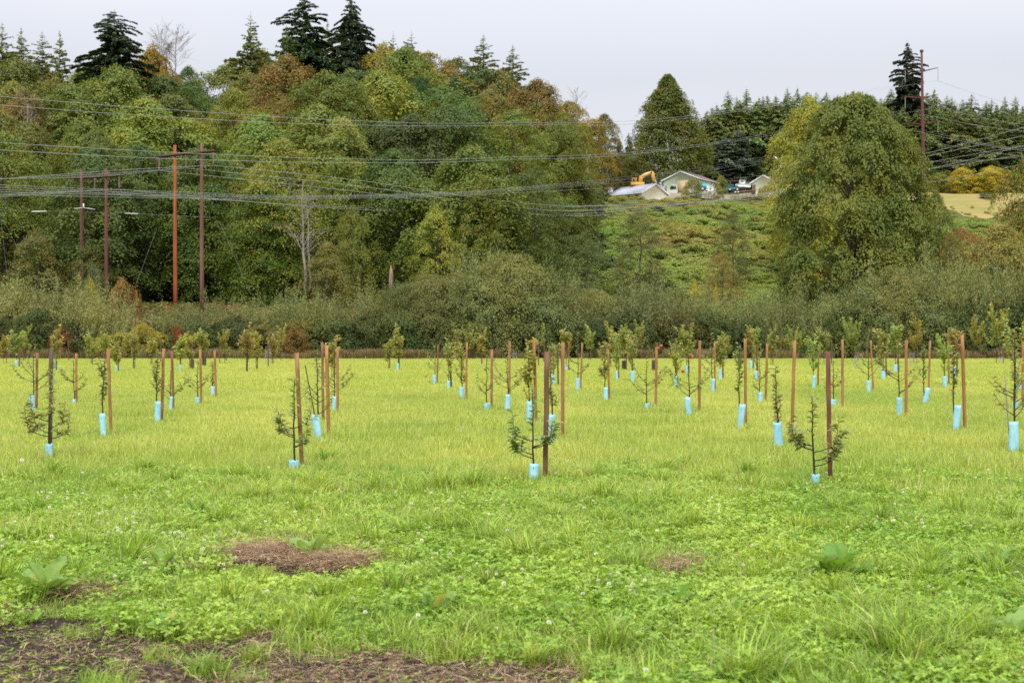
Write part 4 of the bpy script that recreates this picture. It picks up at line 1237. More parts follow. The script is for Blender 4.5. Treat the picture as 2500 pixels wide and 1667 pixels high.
# excavator behind the barn
ex = thing('excavator', 'orange excavator with raised arm behind the cream barn roof', 'excavator', (0, 0, 0))
Ye = 300
def E(px, py, dy=0): return np.array(P(px, py, Ye + dy))
zg = E(1560, 458)[2]
mb = MB(); mb.box(E(1540, 0)[0], E(1572, 0)[0], Ye - 1.3, Ye + 1.3, E(0, 456)[2], E(0, 447)[2]); mb.build('body', M_orange, ex)
mb = MB(); mb.box(E(1544, 0)[0], E(1553, 0)[0], Ye - 1.2, Ye - .1, E(0, 447)[2], E(0, 439)[2]); cab = mb.build('cab', M_glass, ex)
mb = MB(); mb.box(E(1543, 0)[0], E(1554, 0)[0], Ye - 1.25, Ye, E(0, 439)[2], E(0, 437)[2]); mb.build('cab_roof', M_orange, cab)
for x_ in (1543.5, 1552.7):
    mb = MB(); mb.tube([E(x_, 448, -1.22), E(x_, 438.5, -1.22)], 0.08, 5); mb.build('cab_post', M_orange, cab)
for dy in (-1.5, 1.1):
    mb = MB(); mb.box(E(1538, 0)[0], E(1576, 0)[0], Ye + dy, Ye + dy + .5, E(0, 468)[2], E(0, 456)[2]); mb.build('track', M_tyre, ex)
def plate(pts, w, y0=-.25, y1=.25):
    mb = MB(); pts = [E(*p) for p in pts]; poly = []
    n_ = len(pts)
    for i_, p in enumerate(pts):
        a = pts[max(i_ - 1, 0)]; b = pts[min(i_ + 1, n_ - 1)]
        d = (b - a); d = d / np.linalg.norm(d); nn = np.array([-d[2], 0, d[0]])
        poly.append((p + nn * w[i_] / 2, p - nn * w[i_] / 2))
    V, Q = [], []
    for a, b in poly:
        for yv in (y0, y1):
            V += [a + [0, yv, 0], b + [0, yv, 0]]
    for i_ in range(n_ - 1):
        k = i_ * 4; m_ = k + 4
        Q += [(k, k + 1, m_ + 1, m_), (k + 2, m_ + 2, m_ + 3, k + 3), (k, m_, m_ + 2, k + 2), (k + 1, k + 3, m_ + 3, m_ + 1)]
    Q += [(0, 2, 3, 1), (4 * n_ - 4, 4 * n_ - 3, 4 * n_ - 1, 4 * n_ - 2)]
    mb.add(V, Q); return mb
plate([(1563, 449), (1565, 434), (1575, 427), (1591, 422)], [0.8, 0.85, 0.7, 0.55]).build('boom', M_orange, ex)
plate([(1590, 420), (1593, 425), (1597, 447)], [0.5, 0.75, 0.5]).build('stick', M_orange, ex)
mb = MB(); mb.tube([E(1567, 431, -.3), E(1587, 421, -.3)], 0.09, 6); mb.build('hydraulic_ram', M_white, ex)
plate([(1597, 447), (1594, 455), (1588, 456)], [0.4, 0.9, 0.5], -.5, .5).build('bucket', M_dark, ex)

# tractor, boat, trailer, truck, fence
def wheel(parent, x, y, z, r, w=0.3, axis_x=False):
    mb = MB()
    th = np.linspace(0, 2 * math.pi, 15)
    a = [(x, y, z), (x, y + w, z)]
    mb.tube(np.array(a), [r, r], 14)
    t = mb.build('wheel', M_tyre, parent, False)
    mb = MB(); mb.tube(np.array([(x, y - .03, z), (x, y - .01, z)]), [r * .5, r * .5], 10); mb.build('hub', M_white, t)
tr = thing('tractor', 'bright blue tractor parked at the corner of the green garage', 'tractor', P(1713, 468, 303))
mb = MB(); mb.box(0, 1.4, 0, .9, .9, 2.1).box(-.1, .5, 0, .9, .7, 1.3); mb.build('hood', M_blue, tr)
mb = MB(); mb.box(.1, .3, .1, .8, 2.1, 2.35); mb.build('seat', M_tyre, tr)
wheel(tr, .2, -.2, .7, .7); wheel(tr, 1.4, -.2, .45, .45)
tr.scale = (.75,) * 3
im = thing('farm_roller', 'red machine with two white wheels beside the blue tractor', 'machine', P(1729, 470, 302))
im.scale = (.7,) * 3
mb = MB(); mb.box(0, 1.3, 0, .7, .5, 1.1); mb.build('frame', M_red, im)
for x_ in (0.1, 1.2):
    mb = MB(); mb.tube(np.array([(x_, -.2, .5), (x_, 0, .5)]), [.5, .5], 12); mb.build('wheel', M_white, im)
bo = thing('boat', 'white cabin boat under a grey cover in the farm yard', 'boat', P(1798, 460, 306))
hv = []
S_ = 36 * 306 / F
mb = MB(); mb.prism([(0, .95), (.35, .35), (S_ * .95, .2), (S_, .95)], 1.9); mb.build('hull', M_white, bo)
mb = MB(); mb.prism([(.8, .951), (.9, 1.85), (1.9, 1.85), (2.0, .951)], 1.6, Matrix.Translation((0, .15, 0))); cb = mb.build('cabin', M_white, bo)
mb = MB(); mb.box(1.0, 1.5, .12, .15, 1.3, 1.65); mb.build('window', M_glass, cb)
mb = MB(); mb.prism([(1.9, .953), (2.0, 1.8), (S_ - .1, 1.3), (S_, .953)], 1.8, Matrix.Translation((0, .05, 0))); mb.build('cover', M_tarp, bo)
tl = thing('trailer', 'flat rusty trailer in front of the white boat', 'trailer', P(1788, 474, 300))
mb = MB(); mb.box(0, 4.0, 0, 1.6, .55, .7); mb.build('deck', M_red, tl)
wheel(tl, .6, -.25, .35, .33); wheel(tl, 1.2, -.25, .35, .33)
tk = thing('pickup_truck', 'teal pickup body half hidden by weeds left of the boat', 'truck', P(1776, 468, 304))
mb = MB(); mb.prism([(0, .5), (2.6, .5), (2.6, 1.05), (1.6, 1.1), (1.35, 1.6), (.55, 1.6), (.3, 1.1), (0, 1.05)], 1.6); bdy = mb.build('body', M_teal, tk)
mb = MB(); mb.box(.6, 1.3, -.02, 0, 1.15, 1.5); mb.build('window', M_glass, bdy)
wheel(tk, .5, -.1, .4, .36); wheel(tk, 2.1, -.1, .4, .36)
sh = thing('open_shed', 'low brown open shed behind the boat', 'shed', P(1782, 462, 312))
mb = MB(); mb.box(0, 3.4, 0, 2.5, 1.7, 1.85); mb.build('roof', M_roofd, sh)
mb = MB(); mb.box(0.1, 3.3, 2.3, 2.4, 0, 1.7); mb.build('wall', M_fence, sh)
for x_ in (.1, 3.1):
    mb = MB(); mb.box(x_, x_ + .15, .05, .2, 0, 1.7); mb.build('post', M_fence, sh)
pd = thing('plank_fence', 'upright brown planks between the boat and the small green shed', 'fence', P(1836, 470, 302))
for k in range(4):
    mb = MB(); mb.box(k * .2, k * .2 + .17, 0, .05, -.5, 1.6); mb.build('plank', M_fence, pd)
for (pa, pb_, ya, yb, n_, lb) in ((1721, 1752, 492, 489, 5, 'short run of brown rail fence below the dirt yard'), (1784, 1862, 494, 484, 9, 'long brown rail fence below the boat')):
    f_ = thing('rail_fence', lb, 'fence', P(pa, ya, 286))
    o0 = P(pa, ya, 286); o1 = P(pb_, yb, 290)
    for k in range(n_):
        c_ = (o1 - o0) * (k / (n_ - 1))
        mb = MB(); mb.box(c_.x - .07, c_.x + .07, c_.y - .07, c_.y + .07, c_.z - .8, c_.z + 1.15); mb.build('post', M_fence, f_)
    for z_ in (.45, .9):
        mb = MB(); mb.tube(np.array([(0, -.09, z_), (o1.x - o0.x, o1.y - o0.y - .09, o1.z - o0.z + z_)]), .05, 4); mb.build('rail', M_fence, f_)
for px, ty, Y, w, c, lb in ((1691, 437, 299, 46, (0.17, 0.19, 0.05, 0), 'round green bush in front of the garage door'), (1752, 448, 297, 26, (0.18, 0.20, 0.05, 0), 'weedy shrub by the corner of the green garage'),
                            (1868, 455, 288, 44, (0.26, 0.24, 0.06, 0.1), 'yellowish shrub in front of the small green shed'), (1760, 430, 318, 36, (0.16, 0.2, 0.04, 0), 'slim light green tree behind the garage roof'),
                            (1830, 484, 274, 60, (0.07, 0.10, 0.03, 0), 'dark rounded bush on the slope below the rail fence')):
    hero(R.choice(bushes), 'yard_bush', lb, px, ty, Y, w, c, cat='bush', hp=5, rp=3.5)
for px, ty, w, Y, lb in ((1696, 680, 28, 152, 'left one of two bright yellow saplings above the hedge'), (1748, 692, 20, 152, 'right one of two bright yellow saplings above the hedge')):
    hero(loose[0], 'yellow_sapling', lb, px, ty, Y, w, (0.45, 0.36, 0.05, 0.0), hp=18, rp=5.4, ybase=770)
hero(loose[0], 'slope_shrub', 'tan feathery shrub low on the open slope', 1762, 615, 162, 100, (0.24, 0.20, 0.06, 0.05), cat='shrub', hp=18, rp=5.4, ybase=720)

# ------------------------------------------------------------------ power poles, tower and wires
def insulator(parent, top, length, n=8, r=0.13, mat=None):
    mb = MB(); top = np.array(top)
    pts, rad = [], []
    for k in range(n):
        z = -length * (0.08 + 0.84 * k / n)
        pts += [(0, 0, z), (0, 0, z - length * .035), (0, 0, z - length * .07)]; rad += [r * .35, r, r * .4]
    pts = [(0, 0, 0)] + pts + [(0, 0, -length)]; rad = [.03] + rad + [.04]
    mb.tube(np.array(pts) + top, rad, 8)
    return mb.build('insulator', mat or M_insul, parent, True)

def h_frame(label, poles, arm, cols, Y0):
    e = thing('power_pole_frame', label, 'power pole', (0, 0, 0))
    for (px, yt, yb, Y, w), c in zip(poles, cols):
        a, b = P(px, yt, Y), P(px + 1, yb, Y)
        mb = MB(); tt = np.linspace(0, 1, 6)[:, None]
        mb.tube(np.array(b) * (1 - tt) + np.array(a) * tt, np.linspace(w * 1.12, w * .8, 6) / 2, 12)
        o = mb.build('pole', M_pole, e, True); o.color = (*c, 1)
    (xa, ya, Ya), (xb, yb2, Yb) = arm
    a, b = np.array(P(xa, ya, Ya)), np.array(P(xb, yb2, Yb))
    mb = MB(); mb.tube(np.array([a + [0, -.25, 0], b + [0, -.25, 0]]), .16, 4)
    o = mb.build('crossarm', M_pole, e); o.color = (0.10, 0.05, 0.035, 1)
    ends = []
    for t in (0.01, 0.5, 0.99):
        p = a * (1 - t) + b * t + [0, -.25, -.12]
        insulator(e, p, 1.35)
        ends.append(p - [0, 0, 1.35])
    return e, ends
e1, ends1 = h_frame('taller pair of rust-red wooden poles with a crossarm and three insulators', [(427, 355, 775, 148, .40), (492, 350, 775, 146, .40)], ((389, 384, 149.5), (524, 370, 144.5)), [(0.42, 0.11, 0.045), (0.22, 0.11, 0.08)], 160)
e2, ends2 = h_frame('shorter pair of dark brown wooden poles with a crossarm at the left', [(199, 415, 775, 151, .38), (259, 412, 775, 149, .38)], ((174, 437, 153), (294, 429, 147.5)), [(0.17, 0.075, 0.06), (0.19, 0.075, 0.06)], 163)
br_ = MB(); br_.tube(np.array([P(181, 510, 150), P(203, 508, 150.2)]), .035, 5).tube(np.array([P(205, 508, 150.2), P(232, 512, 150)]), .035, 5); br_.tube(np.array([P(204, 498, 150.2), P(204, 509, 150.2)]), .07, 6)
br_.build('bracket', M_white, e2)
# pole footings show green-weathered tops
tw = thing('steel_tower', 'tall dark red steel transmission pole with three pairs of arms', 'power tower', (0, 0, 0))
YT = 335
a, b = P(2250, 128, YT), P(2256, 500, YT)
tt = np.linspace(0, 1, 8)[:, None]
mb = MB(); mb.tube(np.array(b) * (1 - tt) + np.array(a) * tt, np.linspace(0.52, 0.26, 8), 12)
M_steel = plain_mat('weathering_steel', (0.15, 0.05, 0.045), (0.11, 0.045, 0.04), 0.6, 0.6, (1, 1, .3), bump=0.1)
mb.build('pole', M_steel, tw, True)
mb = MB(); c_ = P(2250, 128, YT); mb.tube(np.array([c_, c_ + Vector((0, 0, .5))]), .42, 10); mb.build('cap', M_steel, tw)
for k, (yl, yr, ym) in enumerate(((172, 166, 175), (237, 231, 240), (301, 295, 304))):
    for sx, yy_ in ((-1, yl), (1, yr)):
        px = 2250 + sx * 40
        root = P(2251 + sx * 3, ym, YT); tip = P(px, yy_, YT - sx * 1.5)
        mb = MB(); mb.tube(np.array([root, (root + tip) / 2, tip]), [.16, .12, .08], 6); mb.build('arm', M_steel, tw)
        if not (sx < 0 and k == 2):
            insulator(tw, np.array(tip), 3.1, 10, .10, M_gray)
tip_of = lambda px, py: (px, py, YT)

up = thing('utility_pole', 'slim dark utility pole with white insulator rods by the green shed', 'utility pole', (0, 0, 0))
a, b = P(1889, 380, 262), P(1892, 515, 262)
mb = MB(); mb.tube(np.array([b, a]), [.24, .17], 8); o = mb.build('pole', M_pole, up, True); o.color = (0.13, 0.06, 0.045, 1)
mb = MB(); mb.tube(np.array([P(1872, 362, 262), P(1899, 360, 262)]), .12, 4); o = mb.build('crossarm', M_pole, up); o.color = (0.13, 0.07, 0.05, 1)
mb = MB(); mb.tube(np.array([P(1889, 358, 262), P(1889, 382, 262)]), .15, 8); o = mb.build('pole_top', M_pole, up, True); o.color = (0.13, 0.06, 0.045, 1)
for (xa, ya, xb, yb) in ((1891, 383, 1900, 391), (1893, 423, 1907, 405), (1917, 393, 1923, 386), (1905, 401, 1913, 401), (1914, 405, 1919, 414)):
    mb = MB(); mb.tube(np.array([P(xa, ya, 261), P(xb, yb, 260.5)]), .12, 6); mb.build('insulator', M_white, up)
mb = MB(); mb.tube(np.array([P(1894, 484, 261.6), P(1894, 487, 261.6)]), .2, 8); mb.build('meter', M_white, up)

def wire(label, pts, r=0.022, name='power_line'):
    """pts: (px, py, Y) along the wire"""
    P3 = [np.array(P(*p)) for p in pts]
    mb = MB(); c_ = curve_pts(P3, 40)
    mb.tube(c_, r, 5, cap=False)
    o = mb.build(name, M_wire)
    return tag(o, label, 'power line', 'overhead power lines')
def straight(pts, Ya, Yb):
    """(px, py) points on a wire whose plan is straight from distance Ya at the first to Yb at the last"""
    xa, xb = (pts[0][0] - CX) / F * Ya, (pts[-1][0] - CX) / F * Yb
    out = []
    for px, py in pts:
        k = (px - CX) / F
        t = (k * Ya - xa) / ((xb - xa) - k * (Yb - Ya))
        out.append((px, py, Ya + t * (Yb - Ya)))
    return out
wire('uppermost long wire from the left edge to the steel tower', straight([(-60, 232), (400, 268), (850, 295), (1200, 301), (1700, 282), (2210, 206)], 80, 335), .016)
wire('second long wire just below the uppermost one', straight([(-60, 253), (400, 286), (850, 306), (1300, 306), (1700, 287), (2288, 198)], 80, 335), .016)
wire('third long wire, upper of the middle pair across the wood', straight([(-60, 346), (400, 372), (850, 389), (1200, 386), (1700, 355), (2208, 270)], 78, 335), .016)
wire('fourth long wire, lower of the middle pair across the wood', straight([(-60, 364), (400, 388), (850, 398), (1200, 392), (1700, 359), (2292, 263)], 78, 335), .016)
nm = ['upper', 'second', 'third', 'fourth', 'fifth']
for k, (y0, y1, y2, y3, y4) in enumerate(((450, 468, 478, 460, 412), (456, 472, 480, 462, 417), (462, 476, 481, 464, 421), (468, 479, 483, 467, 428), (474, 484, 486, 472, 446))):
    wire('%s wire of the low bundle crossing the wood to the utility pole' % nm[k], straight([(-60, y0), (400, y1), (800, y2), (1250, y3), (1700, y4), (1885, y4 - (32 if k < 4 else 20))], 62, 262), .009)
lf = ['left', 'middle', 'right']
for k, e_ in enumerate(ends1):
    py = CY - (e_[2] - CAMZ) / e_[1] * F; px = CX + e_[0] / e_[1] * F
    wire('wire from the %s insulator of the taller poles to the left edge' % lf[k], [(-80, 438 + 3 * k, 134), (px * .55, py + 16 - k * 2, 142), (px, py, e_[1])], .018)
    wire('wire from the %s insulator of the taller poles down across the wood' % lf[k], straight([(px, py), (850, 466 - 14 * k), (1412, 528 - 12 * k), (1900, 470 - 14 * k), (2240, 450 - 38 * k + 6 * (k > 0)), (2520, 398 - 46 * k)], e_[1], 176 + 3 * k), .02)
for k, e_ in enumerate(ends2):
    py = CY - (e_[2] - CAMZ) / e_[1] * F; px = CX + e_[0] / e_[1] * F
    wire('wire from the %s insulator of the shorter poles to the left edge' % lf[k], [(-80, 486 - 3 * k, 138), (px * .5, py + 7 - k, 145), (px, py, e_[1])], .018)
    wire('wire from the %s insulator of the shorter poles down across the wood' % lf[k], straight([(px, py), (850, 503 + 4 * k), (1412, 505 + 9 * k), (1900, 478 - 5 * k), (2250, 386 + 15 * k), (2520, 328 + 24 * k)], e_[1], 186 + 3 * k), .02)
for k, (x0, y0, y1) in enumerate(((2288, 198, 266), (2293, 263, 308), (2250, 280, 324), (2290, 328, 367), (2252, 343, 384), (2212, 316, 372))):
    wire('%s wire leaving the steel tower to the right edge' % (nm + ['lowest'])[k], [(x0, y0, 335), ((x0 + 2520) / 2, (y0 + y1) / 2 + 5, 300), (2520, y1, 270)], .03)
wire('thin flat wire crossing the tower towards the right edge', [(2240, 396, 330), (2400, 392, 300), (2520, 381, 280)], .025)
wire('thin guy wire slanting down at the left edge, upper', [(-10, 470, 150), (60, 560, 152)], .008)
wire('thin guy wire slanting down at the left edge, middle', [(-10, 500, 150), (50, 620, 150)], .008)
wire('thin guy wire slanting down at the left edge, lower', [(0, 520, 150), (20, 690, 149)], .008)
wire('thin guy wire slanting between the taller and shorter poles', [(384, 556, 148), (330, 700, 147)], .008)
wire('thin guy wire right of the taller poles', [(535, 540, 147), (610, 715, 146)], .008)
wire('thin short wire carrying the white rods at the left', [(-60, 512, 152), (112, 516, 152), (320, 522, 151), (520, 532, 150)], .010)
for xa, xb, y_, lb in ((78, 114, 517, 'short white insulator rod hanging by itself at the left'), (305, 338, 521, 'short white insulator rod between the two pairs of poles')):
    mb = MB(); mb.tube(np.array([P(xa, y_ + .5, 151.5), P(xb, y_ + (1.6 if xa > 200 else -.6), 151.5)]), .055, 6); o = mb.build('line_insulator', M_white); tag(o, lb, 'insulator')

# ------------------------------------------------------------------ the orchard
GZH = 0.055      # the sward hides the lowest few centimetres
def dist(yb): return F * (CAMZ - GZH) / (yb - CY)

def stake_mesh(seed, L=2.1):
    g = np.random.default_rng(seed)
    n = 9
    zz = np.linspace(0, L, n)
    w = 0.0245
    c = 0.006
    prof = np.array([(w, w - c), (w - c, w), (-w + c, w), (-w, w - c), (-w, -w + c), (-w + c, -w), (w - c, -w), (w, -w + c)])
    V = []
    for i_, z in enumerate(zz):
        off = g.normal(0, 0.0022, 2)
        p = prof * (1 + g.normal(0, 0.02)) + off
        if i_ == n - 1: 
            zt = z + g.normal(0, 0.004, 8)
        else: zt = np.full(8, z)
        V.append(np.column_stack([p, zt]))
    v = np.vstack(V)
    q = [(i_ * 8 + j, i_ * 8 + (j + 1) % 8, (i_ + 1) * 8 + (j + 1) % 8, (i_ + 1) * 8 + j) for i_ in range(n - 1) for j in range(8)]
    t = (n - 1) * 8
    q += [(t, t + 1, t + 2, t + 3), (t, t + 3, t + 4, t + 7), (t + 4, t + 5, t + 6, t + 7)]
    v[:, 2] -= L
    return mesh_np('stake', v, np.array(q), M_stake)
stakes = [stake_mesh(s) for s in range(5)]
S_COL = {'o': (0.44, 0.215, 0.075), 'b': (0.28, 0.135, 0.065), 'g': (0.125, 0.088, 0.062), 'r': (0.20, 0.095, 0.055), 'f': (0.17, 0.09, 0.055)}
S_NAME = {'o': 'orange-brown', 'b': 'brown', 'g': 'dark grey-brown', 'r': 'reddish brown', 'f': 'weathered brown'}

def guard_mesh(seed, H, w):
    g = np.random.default_rng(seed)
    n, m_ = 14, 11
    cz, ca = g.uniform(.3, .8), g.random() * 6.28
    V = []
    for i_ in range(m_):
        z = i_ / (m_ - 1)
        for j in range(n):
            a = j / n * 2 * math.pi
            # squarish soft tube
            r_ = 1 / (abs(math.cos(a)) ** 3 + abs(math.sin(a)) ** 3) ** (1 / 3.0)
            k = 1 + 0.05 * math.sin(2 * a + 5 * z + seed) + g.normal(0, 0.035) - 0.10 * math.exp(-((z - cz) / .12) ** 2) * (math.cos(a - ca) > 0.2)
            zz = z * H + (g.normal(0, 0.006) if i_ == m_ - 1 else 0)
            V.append((math.cos(a) * r_ * w / 2 * k, math.sin(a) * r_ * w / 2 * 0.8 * k, zz))
    V = np.array(V)
    q = [(i_ * n + j, i_ * n + (j + 1) % n, (i_ + 1) * n + (j + 1) % n, (i_ + 1) * n + j) for i_ in range(m_ - 1) for j in range(n)]
    # inner skin gives the sleeve its thickness
    V2 = V.copy(); V2[:, :2] *= 0.94
    k0 = len(V)
    q2 = [(k0 + b, k0 + a, k0 + d, k0 + c) for a, b, c, d in q]
    t = (m_ - 1) * n
    rim = [(t + j, t + (j + 1) % n, k0 + t + (j + 1) % n, k0 + t + j) for j in range(n)]
    return mesh_np('tree_guard', np.vstack([V, V2]), np.array(q + q2 + rim), M_guard, True)

def curved_leaf_mesh(seed):
    """an apple leaf ~8 cm long, folded along the midrib and arching down, origin at the stalk"""
    g = np.random.default_rng(seed)
    t = np.array([0, .12, .3, .5, .7, .88, 1.0])
    wd = np.array([.02, .12, .42, .5, .40, .2, .0]) * 0.88
    L = 1.0
    arch = 0.42 + 0.2 * g.random()
    x = t * (1 - arch * 0.25 * t); z = 0.22 * t - arch * t ** 2
    V = []
    for i_ in range(len(t)):
        V += [(x[i_], wd[i_] / 2, z[i_] + wd[i_] * .28), (x[i_], 0, z[i_]), (x[i_], -wd[i_] / 2, z[i_] + wd[i_] * .28)]
    Q = []
    for i_ in range(len(t) - 1):
        a = i_ * 3
        Q += [(a, a + 1, a + 4, a + 3), (a + 1, a + 2, a + 5, a + 4)]
    return mesh_np('leaf', np.array(V), np.array(Q), M_apple_leaf, True)
apple_leaves = [curved_leaf_mesh(s) for s in range(5)]
def apple_mesh():
    mb = MB()
    z = np.array([-.030, -.034, -.030, -.012, .010, .027, .033, .028]); r_ = np.array([.004, .014, .024, .036, .038, .029, .015, .003])
    mb.tube(np.column_stack([z * 0, z * 0, z]), r_, 12, cap=True)
    mb.tube(np.array([(0, 0, .026), (.004, 0, .052)]), .0018, 4)
    return mb.mesh('apple', M_apple, True)
APPLE = apple_mesh()

def sapling_skeleton(seed, h, spread, style, fork=0.3):
    """returns wood MB and leaf sites (pos, dir)"""
    g = np.random.default_rng(seed)
    mb = MB(); sites = []
    n = 9
    tt = np.linspace(0, 1, n)
    wob = np.cumsum(g.normal(0, 0.006 * h, (n, 2)), 0); wob -= wob[0]
    tr = np.column_stack([wob, tt * h])
    r0 = 0.010 + 0.004 * h
    mb.tube(tr, r0 * (1 - 0.75 * tt) + 0.001, 6)
    def twig(path, dens, t0=0.25):
        L = np.sum(np.linalg.norm(np.diff(path, axis=0), axis=1))
        m_ = max(3, int(L * dens))
        k = np.linspace(0, 1, len(path))
        for t in t0 + (1 - t0) * (np.arange(m_) + g.random(m_)) / m_:
            p = np.array([np.interp(t, k, path[:, i_]) for i_ in range(3)])
            i2 = min(int(t * (len(path) - 1)), len(path) - 2)
            d = path[i2 + 1] - path[i2]
            sites.append((p, d / (np.linalg.norm(d) + 1e-9)))
    if style == 'v':  nb, el, z0, z1, ls = 6, (0.45, 0.8), fork, fork + 0.28, (0.85, 1.2)
    elif style == 'c': nb, el, z0, z1, ls = 7, (0.9, 1.25), 0.3, 0.85, (0.5, 0.9)
    elif style == 'f': nb, el, z0, z1, ls = 12, (0.75, 1.3), 0.25, 0.8, (0.6, 1.2)
    else: nb, el, z0, z1, ls = 6, (0.35, 0.7), fork - .05, fork + 0.2, (0.7, 1.0)       # 'n': the low-branched near trees
    dens = {'v': 30, 'c': 46, 'f': 48, 'n': 52}[style]
    az0 = g.random() * 6.28
    for k in range(nb):
        z = h * g.uniform(z0, z1)
        # branches favour the row direction so that the spread shows from the path
        az = (0 if k % 2 else math.pi) + g.normal(0, 0.55) if style in 'vn' else az0 + k * 2.4
        e_ = g.uniform(*el)
        ln = spread * g.uniform(*ls) / (1 if style == 'n' else max(math.cos(e_), 0.45)) * (0.75 if style == 'c' else 1)
        d = np.array([math.cos(az) * math.cos(e_), math.sin(az) * math.cos(e_) , math.sin(e_)])
        p0 = np.array([np.interp(z / h, tt, tr[:, 0]), np.interp(z / h, tt, tr[:, 1]), z])
        curl = 0.14
        if style == 'n':
            hd = np.array([math.cos(az), math.sin(az), 0.0])
            path = curve_pts([p0, p0 + hd * ln * .45 + [0, 0, ln * .12], p0 + hd * ln * .85 + [0, 0, ln * .42], p0 + hd * ln * 1.0 + [0, 0, ln * g.uniform(1.0, 1.5)]], 12)
        else:
            path = curve_pts([p0, p0 + d * ln * .5 - np.array([0, 0, ln * curl * .35]), p0 + d * ln + np.array([0, 0, ln * curl])], 8)
        mb.tube(path, np.linspace(r0 * .5, 0.0016, len(path)), 5, cap=False)
        twig(path, dens, 0.42 if style in 'vn' else 0.35)
        if style in 'nf':
            for _ in range(1 if style == 'n' else 2):
                t = g.uniform(.35, .8); i2 = int(t * (len(path) - 1)); s0 = path[i2]
                s1 = s0 + (d * .3 + g.normal(0, .4, 3) + [0, 0, .75]) * ln * g.uniform(.2, .42)
                pth = np.array([s0, (s0 + s1) / 2 + g.normal(0, .01, 3), s1])
                mb.tube(pth, [0.003, .002, .001], 4, cap=False)
                twig(pth, dens, 0.1)
    lead = tr[int(n * (0.5 if style == 'n' else 0.35)):]
    twig(lead, dens * (1.4 if style in 'c' else 1.0), 0.1)
    return mb, sites

def put_leaf_matrix(p, d, g, size):
    az = g.random() * 6.283
    out = np.array([math.cos(az), math.sin(az), 0]) + d * 0.55
    out = out / np.linalg.norm(out)
    q_ = Vector(out).to_track_quat('X', 'Z')
    return Matrix.Translation(Vector(p)) @ q_.to_matrix().to_4x4() @ Matrix.Rotation(g.normal(0, .35), 4, 'X') @ Matrix.Scale(size, 4)

def sapling(label, loc, h, spread, style, color, seed, apples=(), leafL=0.075, far=False, group='young apple trees'):
    e = thing('apple_sapling', label, 'tree', loc, 0, group)
    mb, sites = sapling_skeleton(seed, h, spread, style)
    mb.build('trunk', M_sapbark, e, True)
    g = np.random.default_rng(seed + 7)
    if style == 'n':
        for p, d in sites:
            o = bpy.data.objects.new('leaf', apple_leaves[g.integers(0, 5)])
            o.matrix_local = put_leaf_matrix(p, d, g, leafL * g.uniform(.7, 1.2))
            o.color = (*[c * g.uniform(.85, 1.15) for c in color], 0.0)
            link(o, e)
    else:
        Pn = np.array([s[0] for s in sites]); Dn = np.array([s[1] for s in sites])
        rep = 1 if not far else 1
        az = g.random(len(Pn)) * 6.283
        D = np.column_stack([np.cos(az), np.sin(az), g.normal(-.1, .3, len(Pn))]) + Dn * .6
        N_ = np.tile([0, 0, 1.0], (len(Pn), 1)) + g.normal(0, .35, (len(Pn), 3))
        L = leafL * g.uniform(.7, 1.25, len(Pn))
        v, q = leaf_quads(Pn, D, norm(N_), L, L * .5, .10, .18)
        o = link(bpy.data.objects.new('leaves', mesh_np('leaves', v, q, M_apple_leaf)), e)
        o.color = (*color, 0.12); o['kind'] = 'stuff'
    for (ax, az_) in apples:
        o = bpy.data.objects.new('apple', APPLE)
        o.location = (ax, -0.03, az_); link(o, e)
        o.scale = (1.0,) * 3
    return e

